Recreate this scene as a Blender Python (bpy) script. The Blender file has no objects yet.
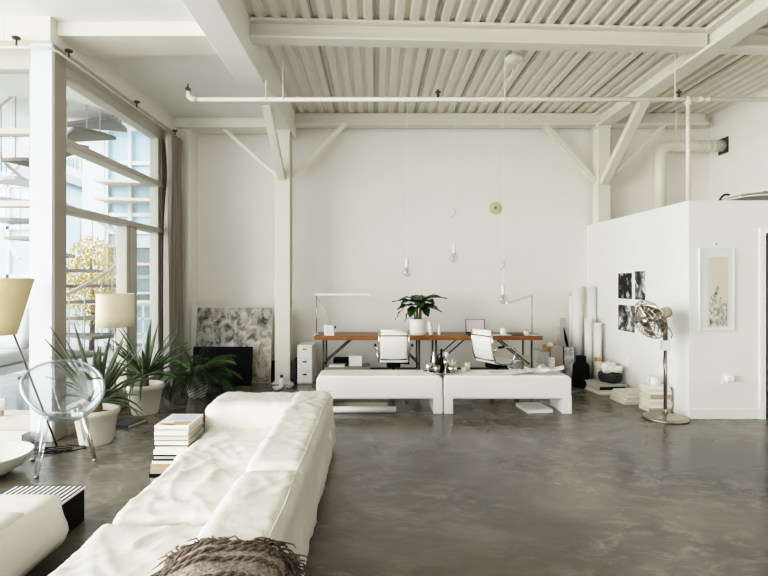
import bpy, math, random
from mathutils import Vector, Matrix, noise, Quaternion
R = random.Random(7)
PI = math.pi
C = bpy.context.scene.collection
F, CX, CY, H = 512.0, 375.0, 281.0, 1.5          # focal length in pixels, vanishing point, eye height
def X(px, d): return (px - CX) * d / F
def Z(py, d): return H - (py - CY) * d / F

# ------------------------------------------------------------------ materials
def lin(c):
    if isinstance(c, str):
        c = [int(c[i:i + 2], 16) / 255 for i in (1, 3, 5)]
    return tuple((v / 12.92 if v <= .04045 else ((v + .055) / 1.055) ** 2.4) for v in c) + (1,)
def nodes(name):
    m = bpy.data.materials.new(name); m.use_nodes = True
    nt = m.node_tree
    return m, nt, nt.nodes['Principled BSDF']
def tex(nt, kind, scale, detail=3, vec=None, rough=.5, dist=0):
    t = nt.nodes.new('ShaderNodeTex' + kind)
    if 'Scale' in t.inputs: t.inputs['Scale'].default_value = scale
    if kind == 'Noise':
        t.inputs['Detail'].default_value = detail; t.inputs['Roughness'].default_value = rough
        t.inputs['Distortion'].default_value = dist
    if kind == 'Wave':
        t.inputs['Detail'].default_value = detail; t.inputs['Distortion'].default_value = dist
    if vec: nt.links.new(vec, t.inputs['Vector'])
    return t
def coord(nt, scale=(1, 1, 1), rot=(0, 0, 0), kind='Object'):
    c = nt.nodes.new('ShaderNodeTexCoord'); m = nt.nodes.new('ShaderNodeMapping')
    m.inputs['Scale'].default_value = scale; m.inputs['Rotation'].default_value = rot
    nt.links.new(c.outputs[kind], m.inputs['Vector'])
    return m.outputs['Vector']
def ramp(nt, fac, stops):
    r = nt.nodes.new('ShaderNodeValToRGB')
    e = r.color_ramp.elements
    while len(e) < len(stops): e.new(.5)
    for el, (p, c) in zip(e, stops): el.position = p; el.color = lin(c)
    nt.links.new(fac, r.inputs['Fac'])
    return r.outputs['Color']
def bump(nt, b, fac, strength, dist=.02):
    n = nt.nodes.new('ShaderNodeBump'); n.inputs['Strength'].default_value = strength; n.inputs['Distance'].default_value = dist
    nt.links.new(fac, n.inputs['Height']); nt.links.new(n.outputs['Normal'], b.inputs['Normal'])
def mat(name, c, rough=.6, metal=0, var=.06, scale=6, bmp=0, bscale=60, spec=None):
    """plain surface: a base colour with a slight procedural mottling"""
    m, nt, b = nodes(name)
    v = coord(nt)
    t = tex(nt, 'Noise', scale, 4, v)
    l = lin(c)
    mx = nt.nodes.new('ShaderNodeMixRGB'); mx.blend_type = 'MIX'
    mx.inputs['Color1'].default_value = tuple(max(0, k * (1 - var)) for k in l[:3]) + (1,)
    mx.inputs['Color2'].default_value = tuple(min(1, k * (1 + var)) for k in l[:3]) + (1,)
    nt.links.new(t.outputs['Fac'], mx.inputs['Fac']); nt.links.new(mx.outputs['Color'], b.inputs['Base Color'])
    b.inputs['Roughness'].default_value = rough; b.inputs['Metallic'].default_value = metal
    if spec is not None: b.inputs['Specular IOR Level'].default_value = spec
    if bmp:
        t2 = tex(nt, 'Noise', bscale, 5, v); bump(nt, b, t2.outputs['Fac'], bmp)
    return m
M = {}
M['wall'] = mat('wall_paint', '#ebe9e3', .8, var=.02, scale=1.5)
M['wall_cool'] = mat('partition_paint', '#e8e8e3', .75, var=.02, scale=1.5)
M['ceil'] = mat('ceiling_paint', '#e9e9e4', .85, var=.02, scale=1)
M['steel'] = mat('painted_steel', '#e2dfd4', .5, var=.03, scale=3)
M['deck'] = mat('painted_deck', '#e4e0d4', .45, var=.05, scale=2)
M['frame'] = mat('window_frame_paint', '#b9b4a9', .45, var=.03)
M['white'] = mat('white_plastic', '#efeeea', .4, var=.02)
M['dimwhite'] = mat('offwhite_enamel', '#c9c7c0', .5, var=.03)
M['white_gloss'] = mat('white_gloss', '#f4f3ef', .2, var=.01)
M['bench'] = mat('white_lacquer', '#f0efec', .38, var=.02, scale=3)
M['ceramic'] = mat('white_ceramic', '#eceae4', .3, var=.03)
M['terracotta'] = mat('painted_clay', '#e4dfd2', .7, var=.05, scale=10, bmp=.05)
M['black'] = mat('black_matt', '#070707', .8, var=.2, spec=.2)
M['charcoal'] = mat('charcoal', '#2a2a2b', .5, var=.15)
M['grey'] = mat('mid_grey', '#8d8c88', .5, var=.08)
M['lgrey'] = mat('light_grey', '#bcbbb6', .55, var=.06)
M['paper'] = mat('paper', '#ecebe6', .8, var=.03, scale=12)
M['paper2'] = mat('cream_paper', '#ddd6c6', .8, var=.05, scale=12)
M['kraft'] = mat('brown_card', '#b39a7d', .8, var=.1, scale=10)
M['taupe'] = mat('taupe_card', '#b3a79a', .8, var=.08, scale=10)
M['dbrown'] = mat('dark_brown', '#3c302b', .6, var=.15)
M['chrome'] = mat('polished_chrome', '#d6d3cc', .14, 1, var=.03)
M['nickel'] = mat('brushed_nickel', '#b5aea0', .3, 1, var=.08, scale=20)
M['dmetal'] = mat('dark_steel', '#5b524b', .4, .7, var=.1)
M['rail'] = mat('stair_metal', '#a9acaa', .5, .1, var=.08)
M['tread'] = mat('stair_tread', '#716c64', .6, 0, var=.08)
M['brass'] = mat('aged_brass', '#a08a5c', .4, .6, var=.15, scale=30)
M['plaque'] = mat('plaque_straw', '#cfc59f', .7, var=.2, scale=60)
M['soil'] = mat('potting_soil', '#2c221b', .95, var=.3, scale=50, bmp=.5)
M['agave'] = mat('agave_leaf', '#56634a', .5, var=.5, scale=7)
M['fern'] = mat('fern_leaf', '#2b461d', .45, var=.45, scale=9)
M['fern2'] = mat('bright_fern_leaf', '#6f9436', .45, var=.3, scale=9)
M['bigleaf'] = mat('glossy_leaf', '#2a4a22', .28, var=.4, scale=12)
M['stem'] = mat('plant_stem', '#7a6a48', .7, var=.2, scale=20)
M['stone'] = mat('grey_paver', '#a9a8a4', .85, var=.12, scale=2)
M['tarmac'] = mat('outdoor_paving', '#8c8b87', .9, var=.1, scale=.8)
M['cream'] = mat('cream_render', '#c4c1ba', .9, var=.05, scale=.4)
M['brick'] = mat('red_brick_band', '#b98d7c', .9, var=.1, scale=4)
M['darkglass'] = mat('far_window_glass', '#8c9ba0', .15, var=.2, scale=.6)
M['outcush'] = mat('outdoor_cushion', '#c6c9cb', .8, var=.02)
M['tree'] = mat('autumn_leaf', '#b5a060', .8, var=.4, scale=3)
M['bark'] = mat('bark', '#5d5148', .9, var=.3, scale=8)
M['canopy'] = mat('roof_panel', '#a9aaa8', .6, var=.05)
M['screen'] = mat('laptop_screen', '#cfc3c4', .25, var=.1, scale=8)
M['cotton'] = mat('white_cotton', '#e9e6de', .9, var=.04, scale=15, bmp=.3, bscale=40)
M['woodpale'] = mat('pale_wood', '#c69b63', .55, var=.15, scale=8)
M['cord'] = mat('white_cord', '#ecebe5', .6, var=.02)

def wood():
    m, nt, b = nodes('oiled_wood')
    v = coord(nt, (1.2, 14, 14))
    t = tex(nt, 'Noise', 3, 6, v, .6, .4)
    nt.links.new(ramp(nt, t.outputs['Fac'], [(.25, '#6f441b'), (.5, '#945f2a'), (.75, '#b07c40')]), b.inputs['Base Color'])
    b.inputs['Roughness'].default_value = .42
    return m
M['wood'] = wood()
def floor_mat():
    m, nt, b = nodes('polished_concrete')
    v = coord(nt)
    big = tex(nt, 'Noise', .9, 8, v, .62, .6)
    col = ramp(nt, big.outputs['Fac'], [(.30, '#46423a'), (.5, '#625d53'), (.70, '#837d72')])
    # pale worn scuffs, smeared along one direction
    v2 = coord(nt, (1.0, 1.9, 1), (0, 0, .7))
    sc = tex(nt, 'Noise', 4.0, 12, v2, .76, .6)
    scm = ramp(nt, sc.outputs['Fac'], [(.49, '#000000'), (.63, '#c0c0c0')])
    patch = tex(nt, 'Noise', .8, 3, v, .5, .3)
    pm = ramp(nt, patch.outputs['Fac'], [(.42, '#000000'), (.58, '#ffffff')])
    mul = nt.nodes.new('ShaderNodeMixRGB'); mul.blend_type = 'MULTIPLY'; mul.inputs['Fac'].default_value = 1
    nt.links.new(scm, mul.inputs['Color1']); nt.links.new(pm, mul.inputs['Color2'])
    mx = nt.nodes.new('ShaderNodeMixRGB')
    mx.inputs['Color2'].default_value = lin('#a39d90')
    nt.links.new(mul.outputs['Color'], mx.inputs['Fac']); nt.links.new(col, mx.inputs['Color1'])
    nt.links.new(mx.outputs['Color'], b.inputs['Base Color'])
    rr = nt.nodes.new('ShaderNodeMapRange')
    rr.inputs['To Min'].default_value = .14; rr.inputs['To Max'].default_value = .34
    nt.links.new(big.outputs['Fac'], rr.inputs['Value']); nt.links.new(rr.outputs['Result'], b.inputs['Roughness'])
    fine = tex(nt, 'Noise', 7, 6, v, .6)
    bump(nt, b, fine.outputs['Fac'], .02, .02)
    b.inputs['Specular IOR Level'].default_value = .6
    return m
M['floor'] = floor_mat()
def leather():
    m, nt, b = nodes('cream_leather')
    v = coord(nt)
    t = tex(nt, 'Noise', 2.5, 5, v)
    nt.links.new(ramp(nt, t.outputs['Fac'], [(.3, '#d8d5cc'), (.7, '#e2dfd7')]), b.inputs['Base Color'])
    b.inputs['Roughness'].default_value = .5
    v2 = coord(nt, (1.6, 1, 1), (0, 0, .5))
    w = tex(nt, 'Noise', 7, 4, v2, .5, 1.2)
    bump(nt, b, w.outputs['Fac'], .14, .03)
    return m
M['leather'] = leather()
def wool():
    m, nt, b = nodes('grey_brown_wool')
    v = coord(nt)
    t = tex(nt, 'Noise', 60, 6, v, .7)
    nt.links.new(ramp(nt, t.outputs['Fac'], [(.32, '#6b5f54'), (.5, '#a69a8c'), (.68, '#d2c9bc')]), b.inputs['Base Color'])
    b.inputs['Roughness'].default_value = .95
    bump(nt, b, t.outputs['Fac'], 1, .02)
    return m
M['wool'] = wool()
M['wool_dark'] = mat('dark_wool', '#6a5e53', .95, var=.55, scale=60, bmp=.6)
def painting(name, stops, scale, seed, dist=1.5):
    m, nt, b = nodes(name)
    v = coord(nt, (1, 1, .8)); mp = v.node; mp.inputs['Location'].default_value = (seed, seed * 2, seed)
    t = tex(nt, 'Noise', scale, 9, v, .68, dist)
    nt.links.new(ramp(nt, t.outputs['Fac'], stops), b.inputs['Base Color'])
    b.inputs['Roughness'].default_value = .8
    return m
M['painting'] = painting('charcoal_painting', [(.34, '#33322f'), (.45, '#7d7a73'), (.53, '#a8a499'), (.66, '#cfcabd')], 7, 3, .8)
M['photo'] = painting('monochrome_print', [(.47, '#0d0d0d'), (.54, '#3c3c3b'), (.64, '#dcdcd9')], 9, 9, .6)
M['photo2'] = painting('monochrome_print_pale', [(.42, '#151515'), (.52, '#6d6d6b'), (.62, '#dededb')], 8, 17, .5)
M['figure'] = painting('sepia_drawing', [(.36, '#4f463c'), (.46, '#a79d8e'), (.56, '#dcd9cf')], 14, 5, 1.5)
M['marble'] = painting('pale_veined_board', [(.40, '#8f9294'), (.5, '#c6c9ca'), (.6, '#dddfdf')], 6, 11, 2)
def stripes(name, a, bcol, scale, rot, axis='X', kind='BANDS', dist=0, width=.5):
    m, nt, b = nodes(name)
    v = coord(nt, (1, 1, 1), rot)
    t = tex(nt, 'Wave', scale, 2, v, dist=dist); t.wave_type = kind; t.bands_direction = axis
    nt.links.new(ramp(nt, t.outputs['Fac'], [(width - .06, a), (width + .06, bcol)]), b.inputs['Base Color'])
    b.inputs['Roughness'].default_value = .6
    return m
M['zebra'] = stripes('zebra_glaze', '#50504a', '#e4e2da', 9, (0, .5, 0), 'Z', dist=5, width=.24)
M['bwstripe'] = stripes('black_white_stripes', '#0c0c0d', '#e9e8e4', 9.5, (0, 0, 0), 'X', width=.55)
def linen():
    m, nt, b = nodes('linen_shade')
    v = coord(nt, (1, 1, 6))
    t = tex(nt, 'Noise', 30, 4, v)
    nt.links.new(ramp(nt, t.outputs['Fac'], [(.3, '#e4d8ba'), (.7, '#f0e6cf')]), b.inputs['Base Color'])
    b.inputs['Roughness'].default_value = .9
    b.inputs['Subsurface Weight'].default_value = 0
    return m
M['linen'] = linen()
M['tan_shade'] = mat('tan_paper_shade', '#e0cfab', .85, var=.05, scale=4)
def clear(name, tint, gloss=.06, edge=.5, rough=.02, power=4):
    """thin clear sheet: Fresnel reflection over straight-through transmission"""
    m = bpy.data.materials.new(name); m.use_nodes = True
    nt = m.node_tree; nt.nodes.clear()
    out = nt.nodes.new('ShaderNodeOutputMaterial')
    tr = nt.nodes.new('ShaderNodeBsdfTransparent'); tr.inputs['Color'].default_value = tint
    gl = nt.nodes.new('ShaderNodeBsdfGlossy'); gl.inputs['Roughness'].default_value = rough
    gl.inputs['Color'].default_value = (.95, .97, 1, 1)
    mx = nt.nodes.new('ShaderNodeMixShader')
    lw = nt.nodes.new('ShaderNodeLayerWeight'); lw.inputs['Blend'].default_value = .5
    pw_ = nt.nodes.new('ShaderNodeMath'); pw_.operation = 'POWER'; pw_.inputs[1].default_value = power
    nt.links.new(lw.outputs['Facing'], pw_.inputs[0])
    ad = nt.nodes.new('ShaderNodeMath'); ad.operation = 'MULTIPLY_ADD'
    ad.inputs[1].default_value = edge; ad.inputs[2].default_value = gloss; ad.use_clamp = True
    nt.links.new(pw_.outputs[0], ad.inputs[0]); nt.links.new(ad.outputs[0], mx.inputs['Fac'])
    nt.links.new(tr.outputs[0], mx.inputs[1]); nt.links.new(gl.outputs[0], mx.inputs[2])
    nt.links.new(mx.outputs[0], out.inputs['Surface'])
    return m
M['glass'] = clear('window_glass', (.985, .995, .995, 1), .03, .8)
M['acrylic'] = clear('clear_acrylic', (.90, .92, .92, 1), .10, .9, .12, 2.2)
M['rim'] = clear('clear_acrylic_edge', (.80, .83, .83, 1), .22, .7, .12, 2)
M['bulb'] = clear('bulb_glass', (.93, .94, .93, 1), .08, .9, .05, 2)
M['facade'] = mat('pale_blue_glazing', '#a9bfc6', .12, var=.15, scale=.9)
M['bag'] = clear('clear_tableware', (.85, .85, .84, 1), .15, 1.2)

# ------------------------------------------------------------------ mesh builder
class MB:
    def __init__(s): s.v = []; s.f = []
    def add(s, vs, fs):
        o = len(s.v); s.v += [tuple(p) for p in vs]; s.f += [tuple(i + o for i in f) for f in fs]; return s
    def box(s, x0, x1, y0, y1, z0, z1):
        return s.add([(x, y, z) for z in (z0, z1) for y in (y0, y1) for x in (x0, x1)],
                     [(0, 2, 3, 1), (4, 5, 7, 6), (0, 1, 5, 4), (2, 6, 7, 3), (0, 4, 6, 2), (1, 3, 7, 5)])
    def tbox(s, mtx, sx, sy, sz):
        """box centred on origin in x,y with its base at z=0, moved by a matrix"""
        b = MB().box(-sx / 2, sx / 2, -sy / 2, sy / 2, 0, sz)
        return s.add([mtx @ Vector(p) for p in b.v], b.f)
    def bar(s, p0, p1, w, h, up=(0, 0, 1)):
        """rectangular bar between two points"""
        p0, p1 = Vector(p0), Vector(p1); d = (p1 - p0).normalized(); u = Vector(up)
        if abs(d.dot(u)) > .98: u = Vector((0, 1, 0))
        a = d.cross(u).normalized() * w / 2; b = a.cross(d).normalized() * h / 2
        vs = [p + sx * a + sz * b for p in (p0, p1) for sx, sz in ((-1, -1), (1, -1), (1, 1), (-1, 1))]
        return s.add(vs, [(0, 3, 2, 1), (4, 5, 6, 7), (0, 1, 5, 4), (1, 2, 6, 5), (2, 3, 7, 6), (3, 0, 4, 7)])
    def tube(s, pts, r, n=8, cap=True):
        pts = [Vector(p) for p in pts]
        rs = r if isinstance(r, (list, tuple)) else [r] * len(pts)
        vs = []; a = None
        for i, p in enumerate(pts):
            d = (pts[min(i + 1, len(pts) - 1)] - pts[max(i - 1, 0)])
            d = d.normalized() if d.length > 1e-9 else Vector((0, 0, 1))
            if a is None:
                a = d.cross(Vector((0, 0, 1)) if abs(d.z) < .9 else Vector((1, 0, 0))).normalized()
            else:
                a = (a - d * a.dot(d)); a = a.normalized() if a.length > 1e-6 else d.orthogonal().normalized()
            b = d.cross(a)
            vs += [p + rs[i] * (math.cos(2 * PI * k / n) * a + math.sin(2 * PI * k / n) * b) for k in range(n)]
        fs = [(i * n + k, i * n + (k + 1) % n, (i + 1) * n + (k + 1) % n, (i + 1) * n + k) for i in range(len(pts) - 1) for k in range(n)]
        if cap: fs += [tuple(range(n))[::-1], tuple((len(pts) - 1) * n + k for k in range(n))]
        return s.add(vs, fs)
    def lathe(s, prof, c=(0, 0, 0), n=24, sx=1, sy=1, mtx=None):
        vs = []; c = Vector(c)
        for r, z in prof:
            vs += [Vector((r * sx * math.cos(2 * PI * k / n), r * sy * math.sin(2 * PI * k / n), z)) for k in range(n)]
        vs = [(mtx @ p) if mtx else p + c for p in vs]
        fs = [(i * n + k, i * n + (k + 1) % n, (i + 1) * n + (k + 1) % n, (i + 1) * n + k) for i in range(len(prof) - 1) for k in range(n)]
        if prof[0][0] > 1e-6: fs.append(tuple(range(n))[::-1])
        if prof[-1][0] > 1e-6: fs.append(tuple((len(prof) - 1) * n + k for k in range(n)))
        return s.add(vs, fs)
    def ball(s, c, r, n=14, m=8, sz=1):
        return s.lathe([(max(1e-7, r * math.sin(PI * i / m)), -r * sz * math.cos(PI * i / m)) for i in range(m + 1)], c, n)
    def prism(s, poly, p0, axis, depth):
        """extrude polygon [(a,b)] placed in the plane normal to axis"""
        n = len(poly)
        f = {'x': lambda a, b, t: (p0[0] + t, p0[1] + a, p0[2] + b), 'y': lambda a, b, t: (p0[0] + a, p0[1] + t, p0[2] + b), 'z': lambda a, b, t: (p0[0] + a, p0[1] + b, p0[2] + t)}[axis]
        vs = [f(a, b, 0) for a, b in poly] + [f(a, b, depth) for a, b in poly]
        return s.add(vs, [tuple(range(n))[::-1], tuple(range(n, 2 * n))] + [(i, (i + 1) % n, n + (i + 1) % n, n + i) for i in range(n)])
    def grid(s, fn, nu, nv):
        vs = [fn(i / nu, j / nv) for i in range(nu + 1) for j in range(nv + 1)]
        w = nv + 1
        return s.add(vs, [(i * w + j, (i + 1) * w + j, (i + 1) * w + j + 1, i * w + j + 1) for i in range(nu) for j in range(nv)])
    def cushion(s, x0, x1, y0, y1, z0, z1, r, step=.05, disp=None):
        """rounded box, dense enough to carry creases"""
        lo, hi = Vector((x0, y0, z0)), Vector((x1, y1, z1)); sz = hi - lo
        n = [max(4, int(sz[i] / step)) for i in range(3)]
        idx = {}
        def vert(i, j, k):
            key = (i, j, k)
            if key not in idx:
                p = Vector([lo[a] + sz[a] * (key[a] / n[a]) for a in range(3)])
                q = Vector([min(max(p[a], lo[a] + r), hi[a] - r) for a in range(3)])
                d = p - q
                # square faces to a rounded rim
                if d.length > 1e-9:
                    nn = d.normalized(); p = q + nn * r
                else: nn = Vector((0, 0, 1))
                if disp: p = p + nn * disp(p, nn)
                idx[key] = len(vs); vs.append(p)
            return idx[key]
        vs, fs = [], []
        for a in range(3):
            b, c = (a + 1) % 3, (a + 2) % 3
            for side in (0, n[a]):
                for i in range(n[b]):
                    for j in range(n[c]):
                        q = []
                        for di, dj in ((0, 0), (1, 0), (1, 1), (0, 1)):
                            k = [0, 0, 0]; k[a] = side; k[b] = i + di; k[c] = j + dj; q.append(vert(*k))
                        fs.append(tuple(q if side else q[::-1]))
        return s.add(vs, fs)
    def xf(s, mtx): s.v = [tuple(mtx @ Vector(p)) for p in s.v]; return s
    def build(s, name, m, parent=None, local=False, smooth=False, bevel=0, seg=2, solid=0, sub=0):
        me = bpy.data.meshes.new(name)
        off = parent.location if (parent is not None and not local) else Vector((0, 0, 0))
        p = parent
        if parent is not None and not local and parent.parent is not None:
            off = parent.parent.location + (parent.location)
        me.from_pydata([tuple(Vector(v) - off) for v in s.v], [], s.f); me.validate()
        me.materials.append(m if not isinstance(m, str) else M[m])
        if smooth:
            for q in me.polygons: q.use_smooth = True
        o = bpy.data.objects.new(name, me); C.objects.link(o)
        if parent is not None: o.parent = parent
        if solid:
            md = o.modifiers.new('solid', 'SOLIDIFY'); md.thickness = solid; md.offset = 0
        if bevel:
            md = o.modifiers.new('bevel', 'BEVEL'); md.width = bevel; md.segments = seg; md.limit_method = 'ANGLE'
        if sub:
            md = o.modifiers.new('sub', 'SUBSURF'); md.levels = sub; md.render_levels = sub
        return o
def T(name, label, cat, loc=(0, 0, 0), rz=0, group=None):
    o = bpy.data.objects.new(name, None); C.objects.link(o)
    o.empty_display_size = .1; o.location = loc; o.rotation_euler = (0, 0, rz)
    return tag(o, label, cat, group)
def tag(o, label, cat, group=None):
    o['label'] = label; o['category'] = cat
    if group: o['group'] = group
    return o
def struct(o, label=None):
    o['kind'] = 'structure'
    if label: o['label'] = label
    return o
def copy_tree(o, parent=None):
    c = o.copy(); C.objects.link(c)
    if parent is not None: c.parent = parent
    for ch in list(o.children): copy_tree(ch, c)
    return c
def arc(a0, a1, n): return [a0 + (a1 - a0) * i / n for i in range(n + 1)]

# ================================================================== ROOM
BW, RW = 8.1, 5.3            # back wall y, far right wall x
ZD = 4.10                    # underside of the roof deck
struct(MB().box(-7, 5.5, -4, 8.3, -.1, 0).build('floor', 'floor'))
struct(MB().box(-3.1, 5.45, BW, BW + .15, 0, 4.3).build('wall_back', 'wall'))
struct(MB().box(RW, RW + .15, -4, BW, 0, 4.3).build('wall_right', 'wall'))
# pier between the curtain and the back wall
struct(MB().box(-3.3, X(189, 7.72), 7.72, BW, 0, 3.93).build('wall_pier', 'wall', bevel=.006))
# rear wall with an unseen opening added and sized for fill light, and the far wall of the near bay (daylight comes in here)
struct(MB().box(-7, 5.45, -4.15, -4, 0, .4).box(-7, 5.45, -4.15, -4, 3.5, 4.3).box(-7, -6, -4.15, -4, .4, 3.5).box(-1.5, 5.45, -4.15, -4, .4, 3.5).build('wall_rear', 'wall'))
struct(MB().box(-7.15, -7, -4.15, 5, 0, .25).box(-7.15, -7, -4.15, 5, 3.6, 4.3).box(-7.15, -7, -4.15, -3.4, .25, 3.6).box(-7.15, -7, 4.6, 5, .25, 3.6).build('wall_left', 'wall'))
struct(MB().box(-7.15, -1.5, -4.15, 8.3, 3.93, 4.05).build('ceiling', 'ceil'))
# roof deck: trapezoidal flutes running away from the camera
d = MB(); pitch = .1525; n = int((5.4 + 1.3) / pitch) + 1
prof = []
for i in range(n):
    x0 = -1.31 + i * pitch
    prof += [(x0, ZD), (x0 + .062, ZD), (x0 + .085, ZD + .032), (x0 + .13, ZD + .032)]
prof.append((-1.31 + n * pitch, ZD))
d.grid(lambda u, v: (prof[round(u * (len(prof) - 1))][0], -4.15 + v * 12.4, prof[round(u * (len(prof) - 1))][1]), len(prof) - 1, 1)
struct(d.build('ceiling_roof_deck', 'deck', solid=.01), 'white corrugated steel roof deck')
struct(MB().box(-1.6, 5.5, -4.15, 8.3, 4.24, 4.3).build('ceiling_slab', 'ceil'))
sm = MB()
for x in [(.0 + k * .61) for k in range(-1, 8)]: sm.box(x - .003, x + .003, -4, 8.1, ZD - .003, ZD + .012)
struct(sm.build('trim_deck_seam', 'grey'))
# main beams and cross beams
def I_beam(mb, p0, p1, w, z0, z1, fl=.03):
    mb.bar((p0[0], p0[1], z0 + fl / 2), (p1[0], p1[1], z0 + fl / 2), w, fl)
    mb.bar((p0[0], p0[1], z1 - fl / 2), (p1[0], p1[1], z1 - fl / 2), w, fl)
    mb.bar((p0[0], p0[1], (z0 + z1) / 2), (p1[0], p1[1], (z0 + z1) / 2), .04, z1 - z0 - 2 * fl)
    return mb
struct(MB().box(-1.53, -1.24, -4, 8.05, 3.71, 4.12).build('steel_beam_boxed', 'ceil', bevel=.008), 'wide boxed ceiling beam between the flat ceiling and the deck')
struct(I_beam(MB(), (3.5, -4), (3.5, 8.05), .22, 3.87, 4.10, .035).build('steel_beam_girder', 'steel', bevel=.006), 'long girder running out over the partition')
struct(I_beam(MB(), (-1.24, 5.12), (3.45, 5.33), .17, 3.90, 4.10, .03).build('steel_beam_joist', 'steel', bevel=.005), 'joist crossing under the roof deck')
struct(I_beam(MB(), (3.61, 5.34), (5.3, 5.40), .17, 3.90, 4.10, .03).build('steel_beam_short', 'steel', bevel=.005), 'short joist beyond the girder')
struct(MB().box(-1.24, 5.1, 7.9, 7.95, 3.92, 4.09).box(-1.24, 5.1, 7.82, 8.02, 3.89, 3.92).build('steel_beam_back', 'steel', bevel=.004), 'beam along the top of the back wall')
struct(MB().box(-3.0, -1.53, 7.61, 7.97, 3.79, 3.93).build('steel_beam_corner', 'steel', bevel=.004), 'beam over the painting recess')
struct(MB().box(-2.98, -1.53, 4.80, 5.23, 3.80, 3.94).build('ceiling_beam_cross', 'steel', bevel=.006), 'flat white cross beam beneath the plaster ceiling')
struct(MB().box(-3.4, -2.98, 4.70, 7.9, 3.71, 3.94).build('trim_soffit_side', 'steel', bevel=.006))
struct(MB().box(-7, -3.4, 4.70, 5.1, 3.71, 3.94).build('trim_soffit_front', 'steel', bevel=.006))
# columns
struct(MB().box(-1.46, -1.24, 7.46, 7.50, 0, 3.71).box(-1.46, -1.24, 7.66, 7.70, 0, 3.71).box(-1.37, -1.33, 7.5, 7.66, 0, 3.71)
       .box(-1.5, -1.2, 7.42, 7.74, 0, .02).build('steel_column', 'steel', bevel=.006), 'white steel column beside the painting')
struct(MB().box(3.40, 3.59, 7.8, 8.0, 0, 3.88).box(3.385, 3.60, 7.78, 8.02, 3.84, 3.87).build('steel_column', 'steel', bevel=.006), 'white steel column rising behind the partition')
M['cool'] = mat('cool_white_paint', '#dfe2e6', .5, var=.02)
struct(MB().box(-3.2, -3.0, 4.755, 4.80, 0, 3.71).build('window_column', M['cool'], bevel=.006), 'white column at the window corner')
M['column_shade'] = mat('column_side_shade_tint', '#a59c8d', .55, var=.04)  # side face of the window column, its shade put into this taupe colour
struct(MB().box(-3.19, -3.003, 4.80, 4.98, 0, 3.71).build('trim_column_shade_side', 'column_shade'))
def brace(p0, p1, w, h, label):
    struct(MB().bar(p0, p1, w, h).build('steel_brace', 'steel', bevel=.004), label)
brace((-1.24, 7.62, Z(176, 7.62)), (X(346, 7.8), 7.8, 3.90), .05, .075, 'brace from the painting column up to the back beam')
brace((-1.46, 7.6, Z(176, 7.6)), (X(225, 7.8), 7.75, 3.80), .04, .05, 'brace from the painting column over the recess')
brace((-1.36, 7.46, 3.0), (-1.37, 6.45, 3.73), .11, .09, 'brace from the painting column forward to the boxed beam')
brace((3.40, 7.9, 3.03), (X(545, 7.9), 7.9, 3.90), .05, .085, 'brace from the partition column along the back beam')
brace((3.58, 7.9, 3.03), (X(664, 7.9), 7.9, 3.90), .04, .05, 'brace from the partition column toward the duct')
brace((3.49, 7.8, 3.0), (3.50, 6.6, 3.88), .12, .09, 'brace from the partition column forward to the girder')

# partition box (office)
px0, py0, pz = 3.418, 5.573, 2.377
struct(MB().prism([(px0, py0), (px0 + .1, py0 + .1), (3.458, BW), (3.358, BW)], (0, 0, 0), 'z', pz).build('wall_partition_side', 'wall_cool'))
D0 = X(764, py0)
struct(MB().box(px0, D0, py0, py0 + .1, 0, pz).box(D0, RW, py0, py0 + .1, 2.06, pz).build('wall_partition_front', 'wall_cool'))
struct(MB().box(px0 + .1, RW, py0 + .1, BW, pz - .12, pz - .04).build('ceiling_partition', 'wall'))
struct(MB().box(px0, D0 - .06, py0 - .015, py0, 0, .11).build('baseboard_front', 'wall_cool', bevel=.004))
dt = T('door_1', 'white door frame at the edge of the partition', 'door frame', (D0, py0, 0)); del dt['category']; struct(dt)
MB().box(D0 - .06, D0 + .005, py0 - .025, py0 + .1, 0, 2.08).box(D0 + .005, 5.2, py0 - .025, py0 + .1, 2.02, 2.08).build('door_frame', 'white', dt, bevel=.004)
MB().box(D0 + .02, D0 + .06, py0 + .03, py0 + .9, 0.005, 2.0).build('door_panel', 'dbrown', dt, bevel=.003)

# ------------------------------------------------------------------ windows
GX = -3.1
w1 = T('window_1', 'tall side window with two transoms beside the spiral stair', 'window'); del w1['category']; struct(w1)
fy0, fy1 = 4.98, 7.72
fr = MB()
fr.box(-3.16, -3.02, fy0, fy1, 3.50, 3.60)           # head
fr.box(-3.16, -3.02, fy0, fy1, 3.60, 3.71)
fr.box(-3.17, -3.0, fy0, fy1, 2.825, 2.89)           # transoms
fr.box(-3.17, -3.0, fy0, fy1, 2.175, 2.24)
fr.box(-3.16, -3.04, fy0, fy0 + .06, .2, 3.5)
fr.box(-3.16, -3.04, 7.18, 7.28, .2, 3.5)
fr.box(-3.16, -3.03, 6.25, 6.31, .2, 2.175).box(-3.16, -3.03, 6.33, 6.52, .2, 2.175)
fr.box(-3.16, -3.03, 7.28, fy1, 0, 3.71)
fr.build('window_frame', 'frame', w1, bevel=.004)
MB().box(-3.25, -2.98, fy0, fy1, 0.0, .06).box(-3.2, -3.02, fy0, fy1, .06, .21).build('window_sill', 'frame', w1, bevel=.004)
for y0, y1, z0, z1 in ((fy0, 7.2, 2.89, 3.5), (fy0, 7.2, 2.24, 2.825), (fy0, 6.25, .2, 2.175), (6.5, 7.2, .2, 2.175)):
    MB().add([(GX, y0, z0), (GX, y1, z0), (GX, y1, z1), (GX, y0, z1)], [(0, 1, 2, 3)]).build('pane', 'glass', w1)
w2 = T('window_2', 'front window of the near bay with transoms', 'window'); del w2['category']; struct(w2)
fr = MB()
for z0, z1 in ((3.5, 3.71), (2.89, 2.945), (2.205, 2.26), (.06, .22)): fr.box(-7, -3.2, 4.83, 4.95, z0, z1)
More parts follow.
